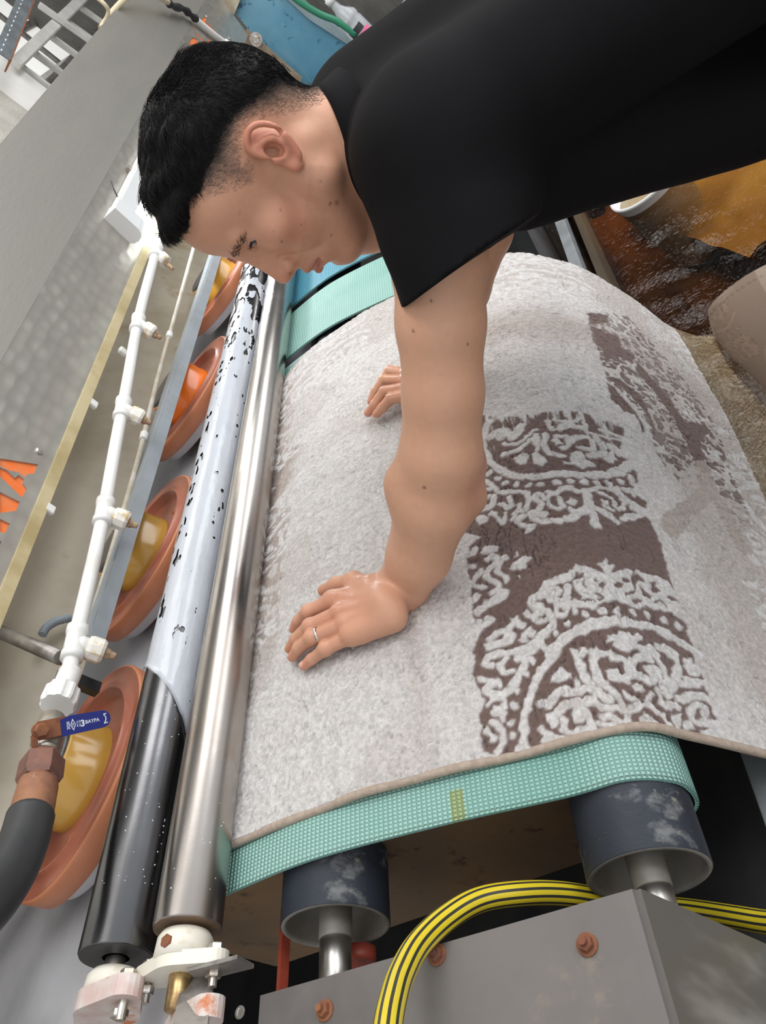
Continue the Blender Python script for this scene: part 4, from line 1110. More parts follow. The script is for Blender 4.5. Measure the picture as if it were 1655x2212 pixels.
class Canvas:
    """small drawing grid in carpet millimetres (t across, s along)"""
    def __init__(self, t0, t1, s0, s1, step=1.5, fill=0.0):
        self.t = np.arange(t0, t1, step); self.s = np.arange(s0, s1, step); self.step = step; self.t0 = t0; self.s0 = s0
        self.v = np.full((len(self.s), len(self.t)), fill)
    def _win(self, P, m):
        lo = P.min(0) - m; hi = P.max(0) + m
        j0, j1 = np.searchsorted(self.t, (lo[0], hi[0])); i0, i1 = np.searchsorted(self.s, (lo[1], hi[1]))
        T, S = np.meshgrid(self.t[j0:j1], self.s[i0:i1]); return slice(i0, i1), slice(j0, j1), T, S
    def stroke(self, P, w, val):
        C = catmull(P, max(8, len(P) * 5)) if len(P) > 2 else P
        a, b, T, S = self._win(C, w / 2 + 3)
        if T.size == 0: return
        d = np.full(T.shape, 1e6)
        for i in range(len(C) - 1):
            p, q = C[i], C[i + 1]; e = q - p; h = np.clip(((T - p[0]) * e[0] + (S - p[1]) * e[1]) / max(e @ e, 1e-9), 0, 1)
            d = np.minimum(d, np.hypot(T - p[0] - h * e[0], S - p[1] - h * e[1]))
        m = np.clip((w / 2 - d) / 1.6 + .5, 0, 1); self.v[a, b] = self.v[a, b] * (1 - m) + val * m
    def poly(self, P, val):
        a, b, T, S = self._win(P, 3)
        if T.size == 0: return
        m = np.clip(poly_sd(T, S, P) / 1.6 + .5, 0, 1); self.v[a, b] = self.v[a, b] * (1 - m) + val * m
    def sample(self, T, S):
        x = np.clip((T * 1000 - self.t0) / self.step, 0, len(self.t) - 1.001); y = np.clip((S * 1000 - self.s0) / self.step, 0, len(self.s) - 1.001)
        j = x.astype(int); i = y.astype(int); fx = x - j; fy = y - i; v = self.v
        return (v[i, j] * (1 - fx) + v[i, j + 1] * fx) * (1 - fy) + (v[i + 1, j] * (1 - fx) + v[i + 1, j + 1] * fx) * fy
def poly_sd(f, u, poly):
    """signed distance to a polygon in a plane, positive inside"""
    P = np.array(poly, float); d = np.full(f.shape, 1e6); ins = np.zeros(f.shape, bool); n = len(P)
    for i in range(n):
        a, b = P[i], P[(i + 1) % n]; e = b - a; t = np.clip(((f - a[0]) * e[0] + (u - a[1]) * e[1]) / max(e @ e, 1e-12), 0, 1)
        d = np.minimum(d, np.hypot(f - a[0] - t * e[0], u - a[1] - t * e[1]))
        c = ((a[1] > u) != (b[1] > u)); x = a[0] + (u - a[1]) * e[0] / (e[1] if abs(e[1]) > 1e-12 else 1e-12); ins ^= c & (f < x)
    return np.where(ins, d, -d)
def carpet_pattern(S, T):
    full = Canvas(-60, 1160, 300, 1250); tp = Canvas(-60, 1160, 300, 1250); tile = Canvas(0, 560, 330, 860, fill=1.0)
    for k, w, flat in PATTERN:
        P = np.array(flat, float).reshape(-1, 2)
        if k in 'Bd': full.poly(P, 1.0)
        elif k == 'T': tp.poly(P, 1.0)
        elif k == 'P': full.poly(P, 0.0)
        elif k == 'W': full.stroke(P, w * 1.16, 0.0)
        elif k == 's': full.stroke(P, w, 1.0)
        if k == 'd': tile.poly(P, 1.0)
        elif k == 'P': tile.poly(P, 0.0)
        elif k == 'W': tile.stroke(P, w, 0.0)
        elif k == 's': tile.stroke(P, w, 1.0)
    global TILE; TILE = tile; zone = Canvas(-60, 1160, 300, 1250)
    for k, w, flat in PATTERN:
        if k == 'Z': zone.poly(np.array(flat, float).reshape(-1, 2), 1.0)
    n1 = grid_noise(S.shape, (6, 6), 71, 2) - .5; n2 = grid_noise(S.shape, (6, 6), 72, 2) - .5
    Tw = T + n1 * .0075; Sw = S + n2 * .0075
    dark = full.sample(Tw, Sw)
    big = grid_noise(S.shape, (90, 90), 73, 3); med = grid_noise(S.shape, (34, 34), 74, 2)
    # worn upper part of the inner medallion
    streak = grid_noise(S.shape, (3.5, 22), 75, 2)
    worn = np.clip((T - .525 + (med - .5) * .06 + (streak - .5) * .16) / .03, 0, 1) * np.clip((.70 - S) / .03, 0, 1)
    dark = dark * (1 - worn)
    u = .05 + np.mod(Tw - .05, .44); v = .38 + np.mod(Sw - .38, .43)
    rep = tile.sample(u, v)
    amp = .16 + .20 * np.clip((big - .45) / .2, 0, 1)
    amp = np.maximum(amp, .95 * np.clip((.135 - S + (med - .5) * .05) / .03, 0, 1) * np.clip((T - .10) / .25, 0, 1))
    amp = np.maximum(amp, .62 * np.clip((S - .76 - .05 * (.5 - med)) / .04, 0, 1))
    amp = np.maximum(amp, .5 * np.clip((T - .90) / .05, 0, 1))
    patch = np.clip((big - .56) / .06, 0, 1) * .34 * np.clip((.34 - S) / .05, 0, 1)
    mid = np.maximum(np.maximum(rep * amp, patch), tp.sample(Tw, Sw) * .92)
    # soft taupe drifts: the band across the far part and the one left of the block
    mid = np.maximum(mid, .80 * np.exp(-((T - .80 + .05 * (med - .5)) / .055) ** 2) * np.clip((S - .30) / .1, 0, 1))
    mid = np.maximum(mid, .45 * np.exp(-((S - .335) / .018) ** 2) * np.clip((.26 - T) / .05, 0, 1))
    # strong brown return of the motif at the wet right hand fall
    st = np.clip((S - 1.0 + (med - .5) * .04) / .05, 0, 1)
    dark = np.maximum(dark, rep * st * .92)
    zn = zone.sample(Tw, Sw) * np.clip((T - .36 + (med - .5) * .1) / .14, .30, 1)
    fl = grid_noise(S.shape, (13, 13), 76, 2); fl2 = grid_noise(S.shape, (9, 9), 77, 2); rz = np.clip((np.abs(fl - .5) - .085) / .016, 0, 1) * np.clip((np.abs(fl2 - .5) - .05) / .016, 0, 1)
    zn = zn * (1 - full.sample(Tw, Sw) * 0)
    dark = np.maximum(dark, rz * np.clip(zn * 1.05, 0, 1) * (.6 + .5 * big))
    dark = np.maximum(dark, 0)
    near = rep * .62 * np.clip((.088 - S + (med - .5) * .05) / .02, 0, 1) * np.clip((T - .12) / .2, 0, 1)
    keep = np.clip((S - .36) / .01, 0, 1)
    lightmid = dark * (1 - np.clip((tp.sample(Tw, Sw) - .3) / .4, 0, 1) * .75)
    return np.maximum(lightmid * keep, near), mid
def grid_noise(shape, cell, seed, oct=1):
    """value noise on a grid, cell in samples"""
    r = np.random.default_rng(seed); out = np.zeros(shape); amp = 1; tot = 0
    for o in range(oct):
        c = np.maximum(np.array(cell, float) / 2 ** o, 1.0)
        n0, n1 = int(shape[0] / c[0]) + 3, int(shape[1] / c[1]) + 3
        T = r.random((n0, n1)); a = np.arange(shape[0]) / c[0]; b = np.arange(shape[1]) / c[1]
        i = a.astype(int); j = b.astype(int); fa = (a - i); fb = (b - j); fa = fa * fa * (3 - 2 * fa); fb = fb * fb * (3 - 2 * fb)
        A = T[i][:, j] * (1 - fb) + T[i][:, j + 1] * fb; B = T[i + 1][:, j] * (1 - fb) + T[i + 1][:, j + 1] * fb
        out += amp * (A * (1 - fa)[:, None] + B * fa[:, None]); tot += amp; amp *= .55
    return out / tot
C_CREAM = np.array(hexcol(212, 209, 207)); C_TAUPE = np.array(hexcol(176, 163, 155)); C_BROWN = np.array(hexcol(112, 91, 85))
def build_carpet():
    s = np.linspace(0, CLEN, NS); t = np.linspace(0, 1.10, NX)
    S, T = np.meshgrid(s, t, indexing='ij')
    dark, mid = carpet_pattern(S, T)
    P = carpet_point(T, S)
    e1 = np.gradient(P, axis=0); e2 = np.gradient(P, axis=1); Nn = np.cross(e1, e2); Nn /= np.linalg.norm(Nn, axis=-1, keepdims=True)
    if Nn[NS // 4, NX // 2, 2] < 0: Nn = -Nn
    # pile: tufts, cracks running across the pile, light yarn standing a little prouder than the brown
    fine = grid_noise(S.shape, (2.2, 2.2), 1) ; tuft = grid_noise(S.shape, (5, 4), 2, 2); lump = grid_noise(S.shape, (16, 12), 3, 2)
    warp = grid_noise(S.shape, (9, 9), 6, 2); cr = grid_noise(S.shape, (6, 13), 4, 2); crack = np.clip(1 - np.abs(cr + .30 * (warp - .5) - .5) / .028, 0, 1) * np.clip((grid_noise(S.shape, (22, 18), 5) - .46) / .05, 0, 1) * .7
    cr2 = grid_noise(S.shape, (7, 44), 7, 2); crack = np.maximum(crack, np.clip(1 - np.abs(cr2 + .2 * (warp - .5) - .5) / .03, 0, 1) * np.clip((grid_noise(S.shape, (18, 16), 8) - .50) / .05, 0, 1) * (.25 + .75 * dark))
    h = .0016 * (fine - .5) + .0010 * (tuft - .5) + .0012 * (lump - .5) - .0030 * crack - .0012 * dark
    P = P + Nn * h[..., None]
    col = C_CREAM * (1 - mid[..., None]) + C_TAUPE * mid[..., None]
    col = col * (1 - dark[..., None]) + C_BROWN * dark[..., None]
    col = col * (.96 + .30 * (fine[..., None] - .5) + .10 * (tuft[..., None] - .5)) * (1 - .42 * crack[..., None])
    n = NS * NX; idx = np.arange(n).reshape(NS, NX)
    q = np.stack([idx[:-1, :-1], idx[:-1, 1:], idx[1:, 1:], idx[1:, :-1]], -1).reshape(-1, 4)
    V = P.reshape(-1, 3); C = col.reshape(-1, 3)
    # selvage turned down at both edges, and a backing
    for c in (0, NX - 1):
        low = (carpet_point(T[:, c], S[:, c]) - Nn[:, c] * .010)
        b0 = len(V); V = np.vstack([V, low]); C = np.vstack([C, np.tile(C_CREAM * .8, (NS, 1))])
        a = idx[:-1, c]; b = idx[1:, c]; k = b0 + np.arange(NS)
        q = np.vstack([q, np.stack([a, b, k[1:], k[:-1]], -1)])
    o = obj('carpet', V, q, m_carpet, None, True, base=tuple(carpet_point(np.array(.5), np.array(.35))))
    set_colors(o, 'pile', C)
    tag(o, 'wet cream and brown damask carpet the worker presses onto the belts', 'carpet')
    k = 620
    ed = carpet_point(np.full(NS, -.001), s)[:k] - Nn[:k, 0] * .004
    ed[:, 2] += .0012 * np.sin(np.arange(k) * .09)
    obj('edge_binding', *tube(ed[::3], .0052, 10), m_bind, o, True)
    return o
m_carpet = mat('carpet_pile', (.7, .68, .66), .85, attr='pile', spec=.25, bump=.6, bscale=520, bdist=.002)
nodes(m_carpet)[2].inputs['Sheen Weight'].default_value = .25
def grain(m, scale, lo, hi):
    N, L, b = nodes(m); tc = N.new('ShaderNodeTexCoord'); n = N.new('ShaderNodeTexNoise'); n.inputs['Scale'].default_value = scale; n.inputs['Detail'].default_value = 3; n.inputs['Roughness'].default_value = .75
    L.new(tc.outputs['Object'], n.inputs['Vector']); r = N.new('ShaderNodeMapRange'); r.inputs['From Min'].default_value = .3; r.inputs['From Max'].default_value = .7; r.inputs['To Min'].default_value = lo; r.inputs['To Max'].default_value = hi
    L.new(n.outputs['Fac'], r.inputs['Value']); old = b.inputs['Base Color'].links[0].from_socket
    mx = N.new('ShaderNodeMix'); mx.data_type = 'RGBA'; mx.blend_type = 'MULTIPLY'; mx.inputs['Factor'].default_value = 1
    L.new(old, mx.inputs[6]); L.new(r.outputs['Result'], mx.inputs[7]); L.new(mx.outputs[2], b.inputs['Base Color'])
grain(m_carpet, 330, .80, 1.12)
m_bind = mat('beige_binding', (.46, .37, .30), .85, col2=(.38, .30, .24), scale=120, bump=.6, bscale=500, bdist=.001)
build_carpet()

# ------------------------------------------------------------------ rugs in the pool
def rug_colors(shape, seed, light, darkc, thr=.5, cell=(16, 14)):
    a = grid_noise(shape, cell, seed, 3); b = grid_noise(shape, (cell[0] * 3, cell[1] * 3), seed + 1, 2)
    f = np.clip((np.abs(a - .5) * 2 + .25 * (b - .5) - (1 - thr)) / .06, 0, 1)
    return np.asarray(light) * (1 - f[..., None]) + np.asarray(darkc) * f[..., None], f
m_rug = mat('wet_rug', (.5, .4, .3), .7, attr='pile', spec=.4, bump=.4, bscale=260, bdist=.002)
def sheet_obj(name, P, C, m, label, cat, th=.012):
    ns, nx = P.shape[:2]
    e1 = np.gradient(P, axis=0); e2 = np.gradient(P, axis=1); Nn = np.cross(e1, e2); Nn /= np.linalg.norm(Nn, axis=-1, keepdims=True)
    if Nn[..., 2].mean() < 0: Nn = -Nn
    n = ns * nx; idx = np.arange(n).reshape(ns, nx)
    V = np.vstack([P.reshape(-1, 3), (P - Nn * th).reshape(-1, 3)])
    q = np.stack([idx[:-1, :-1], idx[:-1, 1:], idx[1:, 1:], idx[1:, :-1]], -1).reshape(-1, 4)
    F = [q, q[:, ::-1] + n]
    for l in (idx[0], idx[-1], idx[:, 0], idx[:, -1]): F.append(np.stack([l[:-1], l[1:], l[1:] + n, l[:-1] + n], -1))
    o = obj(name, V, np.vstack(F), m, None, True, base=tuple(P[ns // 2, nx // 2] * [1, 1, 1]))
    set_colors(o, 'pile', np.vstack([C.reshape(-1, 3)] * 2)); tag(o, label, cat); return o
# folded rug standing out of the water at the right: its woven back outside
def rug_motif(T, S, k=1.0): return TILE.sample(.05 + np.mod(T * k, .44), .38 + np.mod(S * k, .43))
def folded_rug():
    ns, nx = 170, 150
    U, V = np.meshgrid(np.linspace(0, 1, ns), np.linspace(0, 1, nx), indexing='ij')
    prof = catmull([(.075, -1.08), (.055, -1.00), (.038, -.968), (.0, -.944), (-.055, -.929), (-.11, -.928), (-.16, -.945), (-.20, -.99), (-.215, -1.08)], 200)
    py, pz = np.interp(V, np.linspace(0, 1, 200), prof[:, 0]), np.interp(V, np.linspace(0, 1, 200), prof[:, 1])
    P = np.stack([1.445 - .62 * U - .22 * V, py + .035 * U + .008 * np.sin(U * 9), pz - .012 * np.exp(-U * 14) + .008 * np.sin(U * 7 + V * 5)], -1)
    n = grid_noise((ns, nx), (26, 26), 33, 2)
    m = rug_motif(U * .62 + (n - .5) * .02, V * .75 + .11, .9); pat = np.clip((grid_noise((ns, nx), (40, 40), 35, 2) - .42) / .1, 0, 1)
    a, b, c = np.array(hexcol(158, 141, 124)), np.array(hexcol(128, 106, 90)), np.array(hexcol(92, 68, 56))
    ln = np.clip(1 - np.abs(m - .5) / .42, 0, 1)[..., None]; bp_ = (pat * (V < .5))[..., None] * .75
    C = (a * (1 - bp_) + b * bp_) * (1 - .16 * m[..., None]); C = C * (1 - ln * .75) + c * ln * .75
    g = np.clip(1 - np.abs(U - .05) / .005, 0, 1)[..., None] * (np.sin(V * 260) > -.3)[..., None]
    sheet_obj('folded_rug', P, C * (1 - .6 * g), m_rug, 'folded beige rug with its woven back out, rising from the brown water', 'rug')
folded_rug()
def sunk(name, x0, x1, y0, y1, z, cols, seed, label, rot=0.0, amp=.05, motif=0.0):
    ns, nx = 150, 150
    U, V = np.meshgrid(np.linspace(-.5, .5, ns), np.linspace(-.5, .5, nx), indexing='ij')
    ca, sa = cos(rot), sin(rot); rr = 1 + .06 * (grid_noise((ns, nx), (30, 30), seed, 2) - .5); a = U * (x1 - x0) * rr; b = V * (y1 - y0) * rr
    P = np.stack([(x0 + x1) / 2 + a * ca - b * sa, (y0 + y1) / 2 + a * sa + b * ca, z + amp * (grid_noise((ns, nx), (38, 30), seed + 1, 3) - .5) * 2 - .04 * np.maximum(np.abs(U), np.abs(V)) ** 3 * 8], -1)
    f = np.clip((grid_noise((ns, nx), (44, 44), seed + 2, 3) - .38) / .24, 0, 1)[..., None]; C = np.asarray(cols[0]) * (1 - f) + np.asarray(cols[1]) * f
    if motif:
        m = rug_motif(U * (x1 - x0) + .2, V * (y1 - y0) + .13)[..., None] * motif; C = C * (1 - m) + np.asarray(cols[2]) * m
    sheet_obj(name, P, C, m_rug, label, 'rug')
sunk('sunken_rug', 1.70, 2.50, -.60, .02, -1.085, (hexcol(206, 172, 96), hexcol(176, 138, 74)), 41, 'golden yellow rug sunk in the brown water below the black shirt', .22, .03)
sunk('sunken_rug', 1.12, 2.75, -.62, .25, -1.26, (hexcol(176, 130, 80), hexcol(92, 68, 46)), 51, 'rusty brown rug sunk beside the hanging far edge of the carpet', -.05, .10)
sunk('sunken_rug', .55, 1.08, -.40, .10, -1.17, (hexcol(196, 172, 124), hexcol(172, 146, 100), hexcol(60, 44, 32)), 61, 'gold patterned dark rug sunk at the right edge below the folded rug', .1, .02, .9)
# white tub edge under the shirt
tc_ = seen(1388, 388, 1.0); tc_ = tc_ * (-.962 / tc_[2])
tub = thing('white_tub', 'white plastic tub rim peeking out under the black shirt', 'tub', tuple(tc_ - EZ * .26))
obj('body', *lathe(tc_ - EZ * .26, EZ, [(0, .07), (.25, .092), (.255, .097), (.262, .097), (.262, .090), (.03, .068), (.03, .01)], 40, False), m_lampw, tub, True)
# ------------------------------------------------------------------ signed-distance modelling for the worker
class Field:
    def __init__(self): self.p = []
    def add(self, kind, prm, k=.01, op='+'):
        if kind == 'rc':
            a, b, r1, r2 = prm; a = np.asarray(a, float); b = np.asarray(b, float); c = (a + b) / 2; R = np.linalg.norm(b - a) / 2 + max(r1, r2); prm = (a, b, r1, r2)
        else:
            c, r, ax = prm; c = np.asarray(c, float); r = np.asarray(r, float); R = r.max(); prm = (c, r, np.asarray(ax, float))
        self.p.append((kind, prm, k, op, c, R)); return self
    def rc(self, a, b, r1, r2, k=.01, op='+'): return self.add('rc', (a, b, r1, r2), k, op)
    def el(self, c, r, ax=np.eye(3), k=.01, op='+'): return self.add('el', (c, r, ax), k, op)
    def chain(self, pts, rs, k=.01, op='+'):
        for i in range(len(pts) - 1): self.rc(pts[i], pts[i + 1], rs[i], rs[i + 1], k, op)
        return self
    def __call__(self, X, far=.05):
        d = np.full(len(X), far, np.float64); blo, bhi = X.min(0), X.max(0)
        for kind, prm, k, op, c, R in self.p:
            if ((np.clip(c, blo, bhi) - c) ** 2).sum() > (R + far + k) ** 2: continue
            m = np.nonzero(((X - c) ** 2).sum(1) < (R + far + k) ** 2)[0]
            if not len(m): continue
            x = X[m]
            if kind == 'rc':
                a, b, r1, r2 = prm; ba = b - a; h = np.clip(((x - a) @ ba) / max(ba @ ba, 1e-12), 0, 1)
                e = np.linalg.norm(x - a - h[:, None] * ba, axis=1) - (r1 + (r2 - r1) * h)
            else:
                q = (x - prm[0]) @ prm[2].T; k0 = np.linalg.norm(q / prm[1], axis=1); k1 = np.linalg.norm(q / prm[1] ** 2, axis=1) + 1e-9
                e = k0 * (k0 - 1) / k1
            D = d[m]
            if op == '+':
                h = np.clip(.5 + .5 * (D - e) / k, 0, 1); d[m] = D * (1 - h) + e * h - k * h * (1 - h)
            else:
                h = np.clip(.5 - .5 * (D + e) / k, 0, 1); d[m] = D * (1 - h) - e * h + k * h * (1 - h)
        return d
def surface(fn, lo, hi, h, nb=8, clip=None):
    """sparse surface nets; fn(points)->distance"""
    B = nb * h; lo = np.floor(np.asarray(lo) / B).astype(int); hi = np.ceil(np.asarray(hi) / B).astype(int)
    g = np.stack(np.meshgrid(*[np.arange(lo[i], hi[i]) for i in range(3)], indexing='ij'), -1).reshape(-1, 3)
    o_ = g // 5; g = g[np.lexsort((g[:, 2], g[:, 1], g[:, 0], o_[:, 2], o_[:, 1], o_[:, 0]))]
    dc = np.concatenate([fn((q + .5) * B) for q in np.array_split(g, max(1, len(g) // 125))]); g = g[np.abs(dc) < B * 1.05]
    dims = (hi - lo) * nb + 4
    def key(c): c = c - lo * nb + 1; return (c[..., 0] * dims[1] + c[..., 1]) * dims[2] + c[..., 2]
    loc = np.stack(np.meshgrid(*[np.arange(nb + 1)] * 3, indexing='ij'), -1).reshape(-1, 3)
    CK = []; CP = []; EQ = []
    for s in range(0, len(g), 48):
        gg = g[s:s + 48]; ijk = gg[:, None, :] * nb + loc[None]
        val = fn((ijk * h).reshape(-1, 3)).reshape(len(gg), nb + 1, nb + 1, nb + 1)
        sg = val < 0
        corners = [(a, b, c) for a in (0, 1) for b in (0, 1) for c in (0, 1)]
        sl = lambda A, o: A[:, o[0]:nb + o[0], o[1]:nb + o[1], o[2]:nb + o[2]]
        cnt = sum(sl(sg, o).astype(np.int8) for o in corners); act = (cnt > 0) & (cnt < 8)
        acc = np.zeros(act.shape + (3,)); num = np.zeros(act.shape)
        for o in corners:
            for ax in range(3):
                if o[ax]: continue
                o2 = list(o); o2[ax] = 1; va, vb = sl(val, o), sl(val, o2); cr = (va < 0) != (vb < 0)
                t = np.where(cr, va / np.where(cr, va - vb, 1), 0)
                p = np.zeros(act.shape + (3,)); p[..., 0] = o[0]; p[..., 1] = o[1]; p[..., 2] = o[2]; p[..., ax] = t
                acc += p * cr[..., None]; num += cr
        w = np.nonzero(act); base = gg[w[0]] * nb + np.stack(w[1:], 1)
        CK.append(key(base)); CP.append((base + acc[w] / num[w][:, None]) * h)
        for ax in range(3):
            o2 = [0, 0, 0]; o2[ax] = 1; va, vb = sl(sg, (0, 0, 0)), sl(sg, o2); w = np.nonzero(va != vb)
            if not len(w[0]): continue
            b = gg[w[0]] * nb + np.stack(w[1:], 1); u = (ax + 1) % 3; v = (ax + 2) % 3
            q = []
            for du, dv in ((0, 0), (-1, 0), (-1, -1), (0, -1)):
                c = b.copy(); c[:, u] += du; c[:, v] += dv; q.append(key(c))
            q = np.stack(q, 1); fl = ~va[w]; q[fl] = q[fl][:, ::-1]; EQ.append(q)
    K = np.concatenate(CK); P = np.concatenate(CP); K, i = np.unique(K, return_index=True); P = P[i]
    Q = np.concatenate(EQ); f = np.searchsorted(K, Q); f = np.clip(f, 0, len(K) - 1); ok = (K[f] == Q).all(1); f = f[ok]
    e = h * .3; ob = np.floor(P / (B * 3)).astype(int); od = np.lexsort((ob[:, 2], ob[:, 1], ob[:, 0]))
    for c_ in np.array_split(od, max(1, len(od) // 6000)):
        Q_ = P[c_]
        for _ in range(2):
            d = fn(Q_); G = np.stack([fn(Q_ + np.eye(3)[a] * e) - d for a in range(3)], 1) / e
            Q_ = Q_ - G * np.clip(d / np.maximum((G * G).sum(1), .2), -h, h)[:, None]
        P[c_] = Q_
    return P, f

# ------------------------------------------------------------------ head frame (forward, left, up) fitted to the photo
HO = np.array([.9225, .2634, -.1087])
HA = np.array([[-.3967, .7451, -.5361], [-.904, -.4186, .0872], [-.1595, .5192, .8396]])
def hd(f, l, u): return HO + np.array([f, l, u]) @ HA
def hrot(ax, deg):
    """head axes turned about a head axis: rows for Field.el"""
    a = radians(deg); c, s = cos(a), sin(a)
    R = {'f': [[1, 0, 0], [0, c, s], [0, -s, c]], 'l': [[c, 0, -s], [0, 1, 0], [s, 0, c]], 'u': [[c, s, 0], [-s, c, 0], [0, 0, 1]]}[ax]
    return np.array(R) @ HA

LS = seen(935, 335, .80); RS = LS + np.array([.345, .085, -.02])
NB = seen(800, 300, .90)
PEL = np.array([1.00, -.35, -.40])
# arm joints: along the photo's arm, depths from the limb lengths
ARM = [(925, 400, .80, .052), (948, 560, .815, .050), (952, 700, .835, .0475), (957, 850, .865, .0445), (952, 985, .90, .0475), (936, 1090, .935, .0475), (905, 1200, .985, .0405), (872, 1265, 1.02, .0335), (848, 1310, 1.043, .0290)]
ARMP = [seen(x, y, d) for x, y, d, r in ARM]; ARMR = [a[3] for a in ARM]
def hand_pt(px, py, off): return on_belt(px, py, off)
zx = lambda a, b: (560 + a * .2417, 1200 + b * .2417)
SKIN = Field()
def build_head(F):
    ax = HA
    F.el(hd(-.010, 0, .050), (.096, .077, .081), ax, .02)
    F.el(hd(.042, 0, .056), (.055, .063, .052), ax, .03)
    F.el(hd(.048, 0, -.022), (.047, .055, .070), ax, .03)
    F.el(hd(-.055, 0, .030), (.052, .062, .058), ax, .03)
    for s in (1, -1):
        F.rc(hd(.010, s * .052, -.050), hd(.070, s * .016, -.096), .017, .0155, .022)
        F.rc(hd(-.002, s * .056, -.010), hd(.012, s * .052, -.052), .014, .017, .02)
        F.el(hd(.064, s * .043, -.006), (.020, .018, .015), ax, .02)
        F.rc(hd(.088, s * .010, .036), hd(.078, s * .042, .037), .0105, .010, .012)
    F.el(hd(.040, 0, -.078), (.045, .034, .028), ax, .02)
    F.el(hd(.080, 0, -.094), (.0165, .021, .0155), ax, .014)
    F.el(hd(.086, 0, -.062), (.018, .027, .024), ax, .016)
    for s in (1, -1):
        F.el(hd(.097, s * .032, .0225), (.015, .017, .0115), ax, .012, '-')
        F.el(hd(.0735, s * .0335, .0205), (.0146, .0150, .0135), ax, .006)
        F.rc(hd(.0905, s * .022, .0275), hd(.0815, s * .046, .0275), .0016, .0012, .003, '-')
    F.rc(hd(.082, 0, .030), hd(.094, 0, -.026), .0125, .0165, .012)
    F.rc(hd(.0915, 0, .028), hd(.1110, 0, -.014), .0075, .0095, .012)
    F.el(hd(.1140, 0, -.0215), (.0110, .0105, .0095), ax, .007)
    for s in (1, -1):
        F.el(hd(.1010, s * .0135, -.0250), (.0100, .0070, .0078), ax, .005)
        F.rc(hd(.0950, s * .0190, -.0150), hd(.0920, s * .0205, -.0300), .0022, .0022, .004, '-')
        F.el(hd(.1080, s * .0098, -.0302), (.0062, .0034, .0042), ax, .0015, '-')
    F.rc(hd(.1115, 0, -.0285), hd(.0980, 0, -.0350), .0045, .0055, .005)
    # lips
    for s in (1, -1):
        F.rc(hd(.1035, s * .002, -.0495), hd(.0890, s * .0225, -.0575), .0064, .0034, .005)
        F.rc(hd(.1020, 0, -.0630), hd(.0885, s * .0205, -.0600), .0068, .0036, .005)
    for s in (1, -1):
        F.rc(hd(.1115, 0, -.0560), hd(.0935, s * .0250, -.0590), .0030, .0020, .0025, '-')
        F.rc(hd(.0960, s * .0230, -.0260), hd(.0800, s * .0345, -.0600), .0018, .0012, .006, '-')
    F.el(hd(.1020, 0, -.0755), (.0075, .017, .0045), ax, .010, '-')
    # eyelid slit
    for s in (1, -1):
        F.rc(hd(.0900, s * .0215, .0175), hd(.0820, s * .0465, .0190), .0058, .0030, .0012, '-')
    # ears: auricle plate, helix rim, antihelix, bowl, tragus, lobe
    for s in (1, -1):
        E = lambda f, u, o: hd(f / 1000, s * (.0735 + o / 1000 - f / 1000 * .28), u / 1000)
        hx = [(-1, 8), (-2.6, 20), (-4.5, 26.5), (-9, 31), (-15, 32), (-22.6, 30.0), (-28, 24), (-30, 15.1), (-28.8, 5), (-23.7, -5), (-17.5, -13), (-11, -19.3), (-5, -23.2)]
        pax = hrot('u', s * 16)
        F.el(E(-14, 7, .5), (.0165, .0045, .0255), pax, .006)
        F.el(E(-2, -14, 1.0), (.0095, .0055, .012), pax, .006)
        hp_ = catmull([E(a, b, 5.5) for a, b in hx], 40); F.chain(list(hp_), [.0026] + [.0031] * 39, .0022)
        F.chain([E(a, b, 4.5) for a, b in [(-8, 22), (-15, 15), (-19, 6), (-16, -3), (-9.5, -9.5)]], [.003, .0038, .004, .004, .0036], .003)
        F.el(E(-7.5, 3.5, 6.5), (.0075, .0085, .0105), pax, .003, '-')
        F.el(E(-20, 21, 7.5), (.0042, .004, .0065), pax, .003, '-')
        F.el(E(-25, 8, 7.2), (.0028, .0035, .013), pax, .003, '-')
        F.el(E(1.5, -.5, 3.5), (.0042, .0045, .0062), pax, .003)
        F.el(E(3.0, -20, 4.0), (.0070, .0048, .0075), pax, .005)
    # neck
    F.rc(hd(-.025, 0, -.030), NB, .055, .062, .03)
    F.rc(hd(.022, 0, -.075), NB + np.array([-.01, .065, -.055]), .032, .045, .03)
    F.rc(hd(-.02, .045, -.035), NB + np.array([-.03, .065, -.05]), .014, .014, .02)
def build_torso(F):
    F.rc(NB, (LS + RS) / 2, .050, .075, .04)
    F.rc(LS, RS, .058, .058, .04)
    F.rc((LS + RS) / 2, PEL, .080, .070, .05)
    F.rc(LS + (PEL - LS) * .25 + np.array([.02, 0, 0]), PEL + np.array([-.05, 0, 0]), .055, .055, .05)
    F.rc(RS + (PEL - RS) * .25 + np.array([-.02, 0, 0]), PEL + np.array([.05, 0, 0]), .055, .055, .05)
def build_left_arm(F):
    F.rc(LS, ARMP[0], .060, .052, .03)
    F.chain(ARMP, ARMR, .012)
    # olecranon, muscle bellies, wrist bone
    F.el(seen(1012, 992, .925), (.017, .017, .024), np.eye(3), .022)
    F.el(seen(1000, 1060, .945), (.022, .022, .035), np.eye(3), .03)
    F.el(seen(895, 1060, .93), (.022, .026, .04), np.eye(3), .03)
    F.el(seen(880, 1325, 1.055), (.012, .012, .012), np.eye(3), .015)
